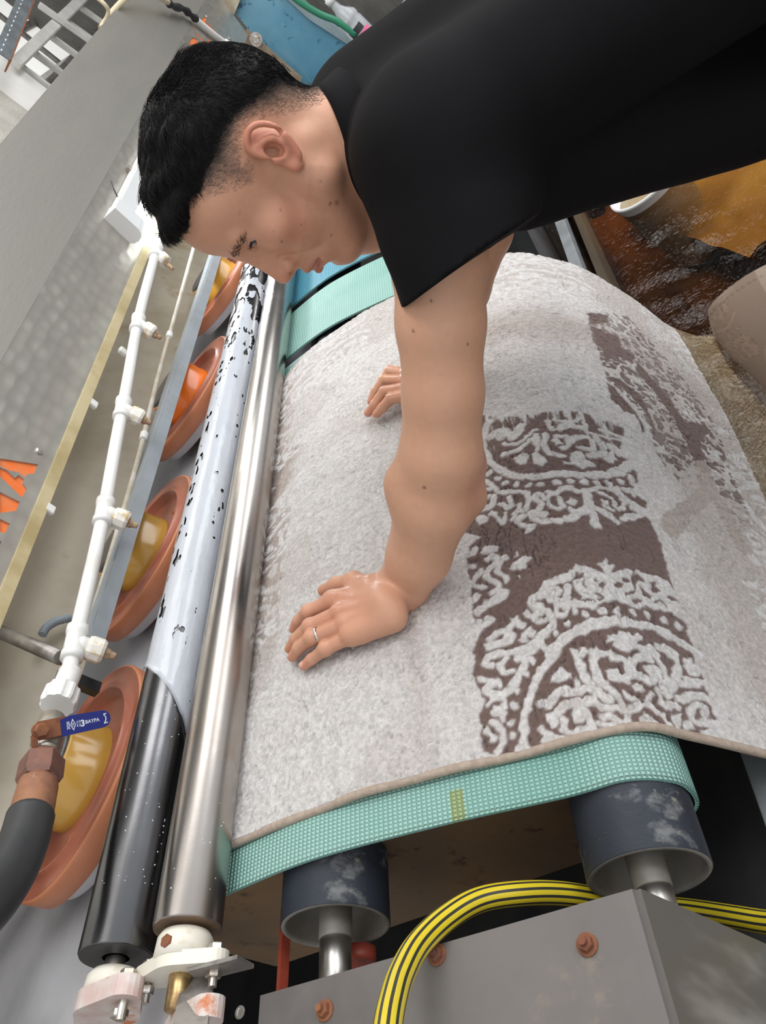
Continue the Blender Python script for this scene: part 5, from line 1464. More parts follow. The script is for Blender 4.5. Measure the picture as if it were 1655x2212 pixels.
def build_left_hand(F):
    w = hand_pt(832, 1306, .032); w2 = hand_pt(846, 1334, .024)
    F.rc(ARMP[-1], w, .029, .023, .012)
    mcp = [hand_pt(*zx(660, 405), .031), hand_pt(*zx(712, 520), .035), hand_pt(*zx(765, 622), .032), hand_pt(*zx(822, 718), .026)]
    for i, m_ in enumerate(mcp):
        F.rc(w + (w2 - w) * i / 3, m_, .0175, .0112, .009); F.rc(w + (w2 - w) * i / 3 + BELT_N * .012, m_ + BELT_N * .0065, .005, .0055, .007); F.el(m_ + BELT_N * .005, (.0095, .0095, .008), np.eye(3), .006)
    F.rc(mcp[0] + (w - mcp[0]) * .22, mcp[3] + (w2 - mcp[3]) * .22, .0120, .0110, .010); F.rc(w2, mcp[3], .0165, .0115, .012)
    fing = [[(660, 405, .031), (440, 505, .030), (350, 590, .018), (312, 655, .009)],
            [(712, 520, .035), (455, 630, .034), (330, 745, .020), (275, 830, .009)],
            [(765, 622, .032), (470, 735, .031), (350, 830, .019), (300, 905, .009)],
            [(822, 718, .026), (590, 835, .023), (470, 925, .014), (400, 985, .008)]]
    rad = [(.0115, .0098, .0085, .0072), (.0115, .0098, .0085, .0073), (.0112, .0096, .0083, .0072), (.0100, .0086, .0075, .0064)]
    tips = []
    for fp, rr in zip(fing, rad):
        P = [hand_pt(*zx(a, b), o) for a, b, o in fp]; F.chain(P, rr, .003)
        F.el(P[1] + BELT_N * .0005, (.0100,) * 3, np.eye(3), .005)
        tips.append((P[2], P[3]))
    T = [hand_pt(*zx(1010, 300), .030), hand_pt(*zx(850, 235), .026), hand_pt(*zx(690, 262), .018), hand_pt(*zx(575, 312), .011)]
    F.rc(w, T[0], .022, .018, .014); F.chain(T, [.0175, .0135, .0105, .0085], .008)
    F.rc(T[0], mcp[0], .012, .011, .014)
    tips.append((T[2], T[3]))
    return fing, tips, mcp
def build_right_arm(F):
    RW = hand_pt(932, 800, .036); RE = seen(1047, 500, 1.21)
    up = [RS, (RS + RE) / 2, RE]; F.chain([RS, RS * .5 + RE * .5, RE, RE * .6 + RW * .4, RW], [.055, .045, .042, .043, .028], .015)
    mc = [hand_pt(888, 852, .032), hand_pt(882, 838, .034), hand_pt(878, 822, .030), hand_pt(880, 808, .026)]
    for m_ in mc: F.rc(RW, m_, .020, .0130, .012)
    z3 = lambda a, b: (560 + a * .3867, 480 + b * .3867)
    fing = [[mc[0], hand_pt(*z3(735, 985), .026), hand_pt(*z3(690, 1035), .016), hand_pt(*z3(655, 1072), .008)],
            [mc[1], hand_pt(*z3(700, 945), .030), hand_pt(*z3(645, 1020), .018), hand_pt(*z3(608, 1066), .008)],
            [mc[2], hand_pt(*z3(700, 880), .028), hand_pt(*z3(650, 945), .018), hand_pt(*z3(625, 1000), .009)],
            [mc[3], hand_pt(*z3(730, 830), .022), hand_pt(*z3(690, 880), .014), hand_pt(*z3(668, 915), .008)]]
    tips = []
    for P in fing: F.chain(P, (.0115, .0100, .0087, .0074), .003); tips.append((P[2], P[3]))
    T = [RW + (mc[0] - RW) * .3 - BELT_N * .006, hand_pt(905, 872, .022), hand_pt(884, 872, .014), hand_pt(872, 868, .010)]
    F.chain(T, [.017, .013, .0105, .0085], .008)
    return tips
build_head(SKIN); build_torso(SKIN); build_left_arm(SKIN); FING, TIPS_L, MCP_L = build_left_hand(SKIN); TIPS_R = build_right_arm(SKIN)
# hips and legs inside the trousers, kept slim; boots stand on the pool floor
HIPS = [PEL + np.array([s * .09, .01, -.04]) for s in (-1, 1)]
KNEE = [np.array([.89, -.41, -.90]), np.array([1.11, -.40, -.90])]; ANK = [np.array([.87, -.50, -1.32]), np.array([1.13, -.49, -1.32])]
for i in range(2):
    SKIN.rc(PEL, HIPS[i], .07, .065, .04); SKIN.chain([HIPS[i], KNEE[i], ANK[i]], [.065, .048, .034], .02)
    SKIN.rc(ANK[i], ANK[i] + np.array([0, .13, -.05]), .032, .02, .02)

person = thing('person', 'man in a black t-shirt leaning over the belts, both hands flat on the carpet', 'person', (1.0, -.33, -1.42))
import time as _t; _t0 = _t.time()
PV, PF_ = surface(SKIN, (.60, -.66, -1.42), (1.45, .82, .08), .0022)
print('skin', len(PV), len(PF_), _t.time() - _t0)
def qn(P, F):
    """vertex normals"""
    a = P[F[:, 2]] - P[F[:, 0]]; b = P[F[:, 3]] - P[F[:, 1]]; n = np.cross(a, b); N = np.zeros_like(P)
    for i in range(4): np.add.at(N, F[:, i], n)
    return N / (np.linalg.norm(N, axis=1, keepdims=True) + 1e-12)
PN_ = qn(PV, PF_)
HL = (PV - HO) @ HA.T; hf, hl, hu = HL[:, 0], HL[:, 1], HL[:, 2]
HEADM = (np.linalg.norm(HL - np.array([-.01, 0, .03]), axis=1) < .17) & (hu > -.115)
mm = lambda L: [(a / 1000, b / 1000) for a, b in L]
HAIR_POLY = mm([(44, 100), (39, 76), (16, 70), (1, 61), (-21, 54), (-38, 41), (-48, 28), (-60, 14), (-76, -2), (-82, -37), (-95, -52), (-140, -40), (-140, 90), (-60, 180), (70, 180), (78, 112)])
FADE_POLY = mm([(44, 100), (43, 60), (35, 43), (27, 23), (8, 22), (-4, 34), (-25, 34), (-36, 20), (-42, -4), (-52, -30), (-62, -48), (-88, -70), (-140, -50), (-140, 90), (-60, 180), (70, 180), (78, 112)])
hair_sd = poly_sd(hf, hu, HAIR_POLY); fade_sd = poly_sd(hf, hu, FADE_POLY)
r_ = np.random.default_rng(11)
def vn3(P, cell, seed, oct=3):
    """3-D value noise"""
    T = np.random.default_rng(seed).random((32, 32, 32)); out = np.zeros(len(P)); amp = 1; tot = 0
    for o in range(oct):
        q = P / cell * 2 ** o; i = np.floor(q).astype(int); f = q - i; f = f * f * (3 - 2 * f); v = 0
        for a in (0, 1):
            for b in (0, 1):
                for c in (0, 1):
                    w = (f[:, 0] if a else 1 - f[:, 0]) * (f[:, 1] if b else 1 - f[:, 1]) * (f[:, 2] if c else 1 - f[:, 2])
                    v = v + w * T[(i[:, 0] + a) % 32, (i[:, 1] + b) % 32, (i[:, 2] + c) % 32]
        out += v * amp; tot += amp; amp *= .5
    return out / tot
S_BASE = np.array(hexcol(209, 156, 127)); S_ARM = np.array(hexcol(210, 161, 132)); S_RED = np.array(hexcol(203, 118, 98)); S_LIP = np.array(hexcol(176, 98, 86)); S_DARK = np.array(hexcol(70, 56, 50)); S_MOLE = np.array(hexcol(86, 48, 38))
n_ = vn3(PV, .03, 3)
f2_ = vn3(PV, .006, 13, 3)
skin = S_ARM * (1 + .10 * (n_[:, None] - .5) + .10 * (f2_[:, None] - .5))
skin[HEADM] = (S_BASE * (1 + .10 * (n_[:, None] - .5) + .12 * (f2_[:, None] - .5)))[HEADM]
def blend(m, c):
    global skin
    m = np.clip(m, 0, 1)[:, None]; skin = skin * (1 - m) + c * m
def spot(c, r, soft, k=1.0): return k * np.clip(1 - (np.linalg.norm(PV - c, axis=1) - r) / soft, 0, 1)
blend(np.where(HEADM & (np.abs(hl) > .0775) & (hf < .012) & (hu < .038), .5, 0), S_RED)
blend(spot(hd(.118, 0, -.02), .006, .018, .35), S_RED)
blend(spot(hd(.06, .05, -.02), .01, .03, .22), S_RED)
lipd = np.minimum(np.hypot(hu + .0505 + .0070 * np.clip(np.abs(hl) / .021, 0, 1), (hf - .102) * .25), np.hypot(hu + .0620 - .0020 * np.clip(np.abs(hl) / .02, 0, 1), (hf - .102) * .25))
blend(np.where(HEADM & (hf > .085) & (np.abs(hl) < .024), 1.3 - lipd / .0055, 0) * .75, S_LIP)
blend(np.where(HEADM & (hf > .05), np.clip(1 - np.hypot((np.abs(hl) - .0345) / 2.2, hu - .0225) / .0036, 0, 1) * .85, 0), S_DARK)      # lash line
for a, b, r in ((36, -62, .0016), (34, -70, .0028), (16, -48, .0011), (69, -1, .0010), (80, -11, .0012), (68, -69, .0012), (56, 36, .0010), (48, -8, .0009), (60, -32, .0010)):
    m = HEADM & (hl > 0); blend(np.where(m, np.clip(1.4 - np.hypot(hf - a / 1000, hu - b / 1000) / r, 0, 1) * (.85 if r < .002 else .55), 0), S_MOLE)
g_ = vn3(PV, .0045, 9, 2)
beard = HEADM & (hu < -.035) & (hf > .0)
blend(np.where(beard, .10 + .10 * (g_ - .5), 0), S_DARK)
cov = np.clip(fade_sd / .020, 0, 1) * .74 + np.clip((hair_sd + .012) / .012, 0, 1) * .5
EARM = (np.abs(hl) > .0745 - .15 * np.clip(-hf, 0, .05) * 0) & (hf < .012) & (hf > -.045) & (hu < .037) & (np.abs(hl) - .0775 > -.10 * np.clip(hf + .03, 0, .05))
blend(np.where(HEADM & ~EARM & (hu > -.08), cov * (.75 + .7 * (g_ - .5)), 0), S_DARK)
# arm details: freckles, warmer hands
handm = np.clip(1 - np.linalg.norm(PV - MCP_L[1], axis=1) / .12, 0, 1) + np.clip(1 - np.linalg.norm(PV - on_belt(880, 830, .03), axis=1) / .11, 0, 1)
blend(handm * .55, np.array(hexcol(196, 128, 104)))
for tp in TIPS_L + TIPS_R: blend(spot(tp[1], .008, .012, .35), S_RED)
blend(spot(seen(1010, 1040, .91), .015, .035, .35), S_RED)
for px, py, d in ((935, 650, .79), (1012, 745, .80), (895, 715, .80), (872, 1298, 1.01), (930, 1035, .885)):
    c = seen(px, py, d); k = np.argmin(np.linalg.norm(PV - c, axis=1)); blend(spot(PV[k], .0012, .0010, .8), S_MOLE)
m_skin = mat('skin', (.6, .35, .25), .42, attr='skin', sss=.12, spec=.45, bump=.10, bscale=900, bdist=.0006)
body = obj('body', PV, PF_, m_skin, person, True); set_colors(body, 'skin', skin)
wet = np.clip(1.25 - np.linalg.norm(PV - on_belt(850, 850, .03), axis=1) / .12, 0, 1) * np.clip((vn3(PV, .012, 51, 2) - .35) / .1, 0, 1)
wet = np.maximum(wet, np.clip(1.2 - np.linalg.norm(PV - on_belt(780, 1275, .03), axis=1) / .06, 0, 1) * np.clip((vn3(PV, .006, 52, 2) - .55) / .05, 0, 1) * .9)
_a = body.data.attributes.new('wet', 'FLOAT', 'POINT'); _a.data.foreach_set('value', wet.astype(np.float32))
N, L, b = nodes(m_skin); _w = N.new('ShaderNodeAttribute'); _w.attribute_name = 'wet'; _m = N.new('ShaderNodeMapRange'); _m.inputs['To Min'].default_value = .44; _m.inputs['To Max'].default_value = .10
L.new(_w.outputs['Fac'], _m.inputs['Value']); L.new(_m.outputs['Result'], b.inputs['Roughness'])

# eyes
m_eye = mat('eye_white', (.75, .70, .68), .15, coat=.6); m_iris = mat('dark_iris', (.025, .013, .008), .1, coat=1.0)
for s in (1, -1):
    c = hd(.0735, s * .0335, .0205); gaze = HA[0] * .86 - HA[2] * .36 + HA[1] * .42; gaze /= np.linalg.norm(gaze)
    e = obj('eyeball', *lathe(c - gaze * .0130, gaze, [(.013 - .013 * cos(a), max(.013 * sin(a), 1e-5)) for a in np.linspace(0, pi, 18)], 24, False), m_eye, person, True)
    obj('iris', *lathe(c - gaze * .0, gaze, [(.0132 * cos(a), max(.0132 * sin(a), 1e-5)) for a in np.linspace(.56, 0, 8)], 20, False), m_iris, e, True)

# hair: a combed solid close to the head, and strands over it
HEADF = Field(); build_head(HEADF)
WAVEF = HA
def hair_fn(X):
    d = HEADF(X, .05); q = (X - HO) @ HA.T; f, l, u = q.T
    sd = poly_sd(f, u, HAIR_POLY); top = np.clip((u - .055) / .055, 0, 1); top = top * top * (3 - 2 * top)
    front = np.clip((f - .02) / .05, 0, 1) * np.clip((u - .07) / .02, 0, 1)
    wave = vn3(np.stack([f * .5 + u * .3, l, u - f * .4], 1), .020, 21, 2) - .5
    back = np.clip((-f - .03) / .05, 0, 1)
    th = .0045 + .0045 * top * np.clip((f + .03) / .06, 0, 1) + .006 * front + (.003 + .008 * top) * wave
    th = np.where(sd > 0, th * np.clip(sd / .026, 0, 1) ** 1.1, np.maximum(sd * 1.2, -.02))
    dd = d - th
    # forelock sweeping over the brow side
    for c, r, rot in ((hd(.044, .004, .097), (.042, .062, .019), -26), (hd(.056, .0, .092), (.023, .054, .014), -34)):
        R_ = hrot('l', rot); p = (X - c) @ R_.T; k0 = np.linalg.norm(p / np.array(r), axis=1); k1 = np.linalg.norm(p / np.array(r) ** 2, axis=1) + 1e-9
        e = k0 * (k0 - 1) / k1 - .006 * wave; h = np.clip(.5 + .5 * (dd - e) / .012, 0, 1); dd = dd * (1 - h) + e * h - .012 * h * (1 - h)
    return dd
b0 = HO + np.array([-.19] * 3); b1 = HO + np.array([.19] * 3)
HV, HFc = surface(hair_fn, b0, b1, .0028)
hq = (HV - HO) @ HA.T; dsk = HEADF(HV, .05)
keep = (dsk > -.003)[HFc].all(1); used = np.unique(HFc[keep]); re_ = -np.ones(len(HV), int); re_[used] = np.arange(len(used))
HV2 = HV[used]; HF2 = re_[HFc[keep]]; HN2 = qn(HV2, HF2)
m_hair = mat('black_hair', (.005, .0046, .005), .5, col2=(.009, .008, .008), scale=60, stretch=(1, 1, 1), bump=.5, bscale=160, bstretch=(1, .25, .25), spec=.22)
hair = obj('hair', HV2, HF2, m_hair, person, True)
def strands(P0, N0, D, length, rad, curl, lift, nseg=6, jitter=.35, seed=0):
    r = np.random.default_rng(seed); n = len(P0)
    D = D + r.normal(size=D.shape) * jitter; D -= N0 * (D * N0).sum(1, keepdims=True); D /= np.linalg.norm(D, axis=1, keepdims=True)
    Bn = np.cross(N0, D); t = np.linspace(0, 1, nseg)[None, :, None]; Ln = (length * r.uniform(.6, 1.15, n))[:, None, None]
    ph = r.uniform(0, 6.28, n)[:, None, None]
    C = P0[:, None] + D[:, None] * Ln * t + N0[:, None] * (lift * Ln * np.sin(t * 2.6)) - N0[:, None] * Ln * .10 * t * t + Bn[:, None] * curl * Ln * np.sin(t * 4 + ph) * t
    rr = rad * (1 - .75 * t)
    V = np.stack([C + Bn[:, None] * rr, C - Bn[:, None] * rr * .5 + N0[:, None] * rr, C - Bn[:, None] * rr * .5 - N0[:, None] * rr], 2)     # n,seg,3,3
    idx = np.arange(n * nseg * 3).reshape(n, nseg, 3); F = []
    for k in range(3):
        k2 = (k + 1) % 3; F.append(np.stack([idx[:, :-1, k], idx[:, :-1, k2], idx[:, 1:, k2], idx[:, 1:, k]], -1).reshape(-1, 4))
    return V.reshape(-1, 3), np.vstack(F)
def pick(F, n, w, seed):
    r = np.random.default_rng(seed); p = w / w.sum(); return F[r.choice(len(F), n, p=p), 0]
vis = np.clip(dsk[used], 0, None) > .001
fw = vis[HF2].all(1).astype(float); _q = (HV2[HF2[:, 0]] - HO) @ HA.T; fw *= 1 + 1.6 * np.clip((_q[:, 0] - .03) / .03, 0, 1) + 1.2 * (poly_sd(_q[:, 0], _q[:, 2], HAIR_POLY) < .016); i = pick(HF2, 17000, fw, 1)
q_ = (HV2[i] - HO) @ HA.T
d_ = HA[0] * .9 - HA[2] * .25 + np.sign(q_[:, 1:2]) * HA[1] * .25
back = np.clip((-q_[:, 0] - .02) / .05, 0, 1)[:, None]; side = np.clip((.075 - q_[:, 2]) / .03, 0, 1)[:, None]
d_ = d_ * (1 - np.maximum(back, side)) + np.maximum(back, side) * (-HA[2] * 1.0 - HA[0] * .35)
lng = .012 + .012 * np.clip((q_[:, 2] - .06) / .05, 0, 1) - .004 * side[:, 0]
fr = np.clip((q_[:, 0] - .03) / .03, 0, 1); lng = lng - .003 * fr
V, F = strands(HV2[i] + HN2[i] * .0002, HN2[i], d_, lng, .00030, .12, .13 - .09 * fr[:, None, None], 6, .26, 2)
o = obj('hair_strands', V, F, m_hair, hair); o['kind'] = 'stuff'
sm = HEADM & (hair_sd > -.002) & (hf < .02) & (hair_sd < .045); i = pick(PF_, 7000, sm[PF_].all(1).astype(float), 12)
V, F = strands(PV[i] + PN_[i] * .0005, PN_[i], np.tile(-HA[2] * .9 - HA[0] * .45, (len(i), 1)), .008 + .006 * np.clip(hair_sd[i] / .03, 0, 1), .00022, .10, .22, 5, .25, 13)
o = obj('hair_strands', V, F, m_hair, hair); o['kind'] = 'stuff'
# clipped hair of the fade, and the eyebrows
fm = HEADM & (fade_sd > .0) & (hair_sd < .012) & ~EARM & (hu > -.075)
w = (fm[PF_].all(1)) * np.clip(.25 + fade_sd[PF_[:, 0]] / .02, 0, 1); i = pick(PF_, 15000, w.astype(float), 3)
V, F = strands(PV[i], PN_[i], np.tile(-HA[2] * .8 - HA[0] * .6, (len(i), 1)), np.full(len(i), .0048) + np.clip(hair_sd[i] + .02, 0, .02) * .2, .000075, .05, .08, 4, .25, 4)
o = obj('clipped_hair', V, F, mat('clipped_hair', (.15, .105, .08), .6), hair); o['kind'] = 'stuff'
bl = np.abs(np.abs(hl) - .034) ; bm_ = HEADM & (hf > .05) & (bl < .019) & (np.abs(hu - (.0335 + .003 * np.cos((np.abs(hl) - .026) / .02 * 1.5))) < .0058)
i = pick(PF_, 620, bm_[PF_].all(1).astype(float), 5)
V, F = strands(PV[i], PN_[i], np.sign(hl[i])[:, None] * HA[1] * .9 + HA[2] * .25 - HA[0] * .3, np.full(len(i), .0075), .00014, .05, .06, 4, .25, 6)
o = obj('eyebrows', V, F, m_hair, person); o['kind'] = 'stuff'
em = HEADM & (hf > .06) & (np.abs(np.abs(hl) - .034) < .012) & (np.abs(hu - .0225) < .0018)
if em[PF_].all(1).any():
    i = pick(PF_, 90, em[PF_].all(1).astype(float), 7)
    V, F = strands(PV[i], PN_[i], np.tile(HA[0] * 1.0 - HA[2] * .8, (len(i), 1)) + np.sign(hl[i])[:, None] * HA[1] * .4, np.full(len(i), .008), .00018, .0, .5, 4, .15, 8)
    o = obj('eyelashes', V, F, m_hair, person); o['kind'] = 'stuff'

# ------------------------------------------------------------------ clothes
TOR = Field(); SLV = Field(); SIN = Field()
SC = (LS + RS) / 2
TOR.rc(SC + np.array([0, .0, .02]), PEL + np.array([0, 0, .05]), .110, .095, .06)
TOR.rc(LS + np.array([.02, -.03, .0]), PEL + np.array([-.085, 0, .03]), .080, .078, .06)
TOR.rc(RS + np.array([-.02, -.03, .0]), PEL + np.array([.085, 0, .03]), .078, .078, .06)
TOR.rc(LS, RS, .074, .074, .05)
TOR.rc(NB + np.array([.0, .005, .0]), SC, .064, .085, .03)
TOR.rc(seen(1125, 385, .88), seen(1740, 205, .88), .056, .056, .05)
TOR.rc(PEL, PEL + np.array([0, -.20, .0]), .095, .10, .05)
TOR.rc(seen(1250, 270, .95), seen(1800, 90, .95), .085, .085, .06)
HEM_A, HEM_B = seen(862, 672, .80), seen(1112, 497, .80)
HEM_C = (HEM_A + HEM_B) / 2; hn = np.cross(seen(862, 672, 1), seen(1112, 497, 1)); hn /= np.linalg.norm(hn)
if hn.dot(ARMP[4] - LS) < 0: hn = -hn
SLV.rc(LS + np.array([0, .0, 0]), HEM_C + hn * .03, .080, .0745, .02)
SLV.rc(LS + np.array([.02, -.03, -.01]), seen(1060, 430, .82), .075, .055, .03)
SIN.rc(HEM_C - hn * .05, HEM_C + hn * .08, .058, .062, .01)
fold = Field()
for a, b, r in (((1085, 395), (1000, 300), .006), ((790, 250), (900, 195), .004), ((775, 300), (830, 240), .004), ((1010, 330), (940, 480), .005), ((1100, 420), (1180, 330), .006)):
    pass
def shirt_fn(X):
    a = TOR(X, .08); s = SLV(X, .08); pl = (X - HEM_C) @ hn
    s = np.maximum(s, pl)
    # collar opening
    h = np.clip(.5 + .5 * (a - s) / .022, 0, 1); d = a * (1 - h) + s * h - .022 * h * (1 - h)
    w = vn3(X @ np.array([[.8, .3, 0], [-.2, 1, .3], [.2, -.3, 1.3]]).T, .10, 41, 2) - .5
    return d + .008 * w
CL_N = (HO - NB) / np.linalg.norm(HO - NB)
SV, SF = surface(shirt_fn, (.62, -.66, -.75), (1.42, .36, .06), .0042)
m_shirt = mat('black_cotton', (.0068, .0062, .0072), .9, col2=(.009, .0083, .0094), scale=4, bump=.25, bscale=700, bdist=.0006, spec=.12)
shirt = obj('shirt', SV, SF, m_shirt, person, True)
# ribbed collar: closed band round the neck
c0 = seen(752, 300, .885); cn = CL_N
cu_ = np.cross(cn, [0, 0, 1.]); cu_ /= np.linalg.norm(cu_); cv_ = np.cross(cn, cu_)
ring = []
for k in range(65):
    a = 2 * pi * k / 64
    dirv = cu_ * cos(a) + cv_ * sin(a); ring.append(dirv)
V = []; F = []
base_c = HO + (NB - HO) * .62
for k in range(64):
    a = 2 * pi * k / 64; dv = cu_ * cos(a) + cv_ * sin(a)
    for (off, r) in ((.028, .079), (.006, .068), (-.004, .0655), (-.004, .0625), (.008, .064), (.028, .074)):
        V.append(base_c - cn * off + dv * r)
for k in range(64):
    for j in range(6):
        a, b = k * 6 + j, k * 6 + (j + 1) % 6; c_, d_2 = ((k + 1) % 64) * 6 + (j + 1) % 6, ((k + 1) % 64) * 6 + j
        F.append((a, b, c_, d_2))
obj('collar', V, F, m_shirt, shirt, True)
TR = Field()
for i in range(2):
    TR.rc(PEL + np.array([0, .02, -.02]), HIPS[i], .115, .098, .04); TR.chain([HIPS[i], KNEE[i], ANK[i] + np.array([0, 0, .06])], [.098, .070, .062], .03)
TV, TF = surface(lambda X: TR(X, .06), (.70, -.70, -1.40), (1.32, -.05, -.24), .009)
obj('trousers', TV, TF, mat('dark_trousers', (.03, .032, .04), .8, bump=.2, bscale=200), person, True)
m_boot = mat('rubber_boot', (.05, .06, .05), .45)
for i in range(2):
    BF = Field(); BF.rc(ANK[i] + np.array([0, 0, .16]), ANK[i], .070, .058, .02); BF.rc(ANK[i] + np.array([0, -.02, -.045]), ANK[i] + np.array([0, .15, -.055]), .045, .036, .03)
    fb = lambda X, B=BF, z=-1.418: np.maximum(B(X, .06), z - X[:, 2])
    bv, bf = surface(fb, ANK[i] + np.array([-.12, -.14, -.12]), ANK[i] + np.array([.12, .24, .26]), .008); obj('boot', bv, bf, m_boot, person, True)
# nails and the ring
m_nail = mat('nail', hexcol(222, 168, 150), .25, coat=.4)
for a, b in TIPS_L[:4] + TIPS_R[:4]:
    d = (b - a) / np.linalg.norm(b - a); up_ = BELT_N - d * BELT_N.dot(d); up_ /= np.linalg.norm(up_); sd_ = np.cross(d, up_)
    c = b + up_ * .0050 - d * .0005; R_ = np.stack([d, sd_, up_]); V = []; F = []
    for iu in range(7):
        for iv in range(7):
            x = (iu / 6 - .5) * 2; y = (iv / 6 - .5) * 2; sc = math.sqrt(max(0, 1 - .45 * x * x * (1 if x < 0 else 1.1)))
            V.append(c + d * x * .0058 + sd_ * y * .0050 * sc + up_ * (.0024 - .0030 * y * y - .0008 * x * x - (.0022 if abs(x) > .99 else 0)))
    for iu in range(6):
        for iv in range(6): k = iu * 7 + iv; F.append((k, k + 1, k + 8, k + 7))
    obj('nail', V, F, m_nail, person, True)
rc_ = on_belt(*zx(527, 705), .0315); a_ = on_belt(*zx(715, 630), .031); b_ = on_belt(*zx(470, 735), .031); d = (b_ - a_) / np.linalg.norm(b_ - a_)
tt = np.clip((rc_ - a_) @ d / np.linalg.norm(b_ - a_), 0, 1); rc_ = a_ + (b_ - a_) * tt
obj('wedding_ring', *lathe(rc_ - d * .0022, d, [(0, .0108), (.0005, .0120), (.0022, .0124), (.0039, .0120), (.0044, .0108), (0, .0108)], 40, False), mat('ring_metal', (.75, .70, .62), .18, 1.0), person, True)
# ------------------------------------------------------------------ beyond the hood: window wall with rails, post
def at_x(px, py, x): r = seen(px, py, 1.0); return r * (x / r[0])
YB = 1.95
zb = lambda a, b, y=YB: at_y(a * .2538, b * .2538, y)
m_bright = mat('sunlit_pane', (.86, .87, .86), .4, emit=(1, .97, .90), estr=.35)
m_gpaint = mat('grey_painted_steel', (.62, .61, .58), .5, col2=(.54, .53, .50), scale=9)
m_gdark = mat('dark_steel', (.20, .19, .18), .55, .4, col2=(.12, .10, .09), scale=12)
x0 = zb(100, 930)[0]; x1 = zb(210, 610)[0]
def wall_strip(name, xa, xb, za, zb_, y, th, m):
    v, f = box((xa, y, za), (xb, y + th, zb_)); o = obj(name, v, f, m, base=((xa + xb) / 2, y, za)); o['kind'] = 'structure'; return o
wall_strip('wall_pilaster', x0, x1, -1.42, 2.6, YB, .25, m_wallw)
wall_strip('wall_stucco', -2.5, x0 - .005, -1.42, 2.6, YB - .05, .25, m_stucco)
zlo = zb(420, 740)[2]
wall_strip('wall_sill', x1 + .005, 7.4, -1.42, zlo - .05, YB + .1, .2, m_wallw)
# window panes behind the rails
win = bpy.data.objects.new('window_1', None); COL.objects.link(win); win['kind'] = 'structure'; win.location = (x1 + 1, YB + .5, OZ + zlo); LOC[win] = np.array([x1 + 1, YB + .5, zlo])
xa = x1 + .05
for i in range(5):
    v, f = box((xa + i * .62, YB + .50, zlo - .1), (xa + i * .62 + .58, YB + .51, 1.9)); obj('pane', v, f, m_bright, win)
    v, f = box((xa + i * .62 + .58, YB + .47, zlo - .1), (xa + i * .62 + .62, YB + .53, 1.9)); obj('mullion', v, f, m_gdark, win)
for zz in (.55, 1.25):
    v, f = box((xa, YB + .47, zlo + zz), (xa + 3.1, YB + .53, zlo + zz + .05)); obj('transom', v, f, m_gdark, win)
rk = thing('steel_rack', 'pale grey steel rack of bars and rails before the bright window', 'rack', tuple(zb(300, 400)))
def rbar(name, p, q, w, m, y=YB, d=.018):
    p = zb(*p, y); q = zb(*q, y); dd = (q - p); L = np.linalg.norm(dd); dd /= L; u = np.array([0, 1.0, 0]); u -= dd * u.dot(dd); u /= np.linalg.norm(u); w_ = np.cross(dd, u)
    obj(name, *bbox_axes((p + q) / 2, [dd, u, w_], [L / 2, d, w], .004), m, rk)
for p, q in (((95, 505), (560, 850)), ((275, 440), (660, 720)), ((405, 290), (800, 575)), ((520, 150), (930, 440)), ((610, 10), (1010, 290))): rbar('bar', p, q, .017, m_gpaint)
rbar('rail', (130, 545), (720, -30), .032, m_gpaint, YB - .05)
rbar('rail', (330, 40), (800, 370), .019, m_gpaint, YB - .09)
rbar('rail', (420, 690), (900, 190), .015, m_gdark, YB + .2)
m_post = mat('blue_grey_post', (.20, .235, .26), .5, .3, col2=(.15, .165, .175), scale=10)
pst = thing('steel_post', 'dark blue grey perforated steel post at the upper left corner', 'post', tuple(zb(60, 400, YB - .25)))
p, q = zb(240, -60, YB - .25), zb(20, 470, YB - .25); dd = (q - p) / np.linalg.norm(q - p); u = np.array([0, 1.0, 0]); u -= dd * u.dot(dd); u /= np.linalg.norm(u); w_ = np.cross(dd, u)
obj('flange', *bbox_axes((p + q) / 2, [dd, u, w_], [np.linalg.norm(q - p) / 2, .004, .040]), m_post, pst)
obj('flange', *bbox_axes((p + q) / 2 + w_ * .040 + u * .03, [dd, u, w_], [np.linalg.norm(q - p) / 2, .035, .004]), m_rust, pst)
for i in range(14):
    c = p + (q - p) * (i + .5) / 14 - u * .005 - w_ * .012
    obj('slot', *bbox_axes(c, [dd, u, w_], [.011, .002, .003]), m_wallw, pst)
# cylinders of a lit fan housing seen through the rack
for k, (a, b) in enumerate(((705, 215), (760, 245))):
    c = zb(a, b, YB + .32); o = obj('white_canister', *lathe(c - EZ * .10, EZ, [(0, .05), (.01, .065), (.19, .065), (.20, .05), (.215, .03)], 28), m_lampw, None, True, base=tuple(c))
    tag(o, ['white canister standing behind the steel rack, nearer the post', 'white canister standing behind the steel rack, nearer the hood'][k], 'canister')
ledge_z = min(zb(705, 215, YB + .32)[2], zb(760, 245, YB + .32)[2]) - .105
v, f = box((x1 + .3, YB + .22, ledge_z - .03), (7.3, YB + .44, ledge_z)); o = obj('shelf', v, f, m_gpaint, None, base=(5, YB + .3, ledge_z)); tag(o, 'grey shelf behind the steel rack carrying two white canisters', 'shelf')

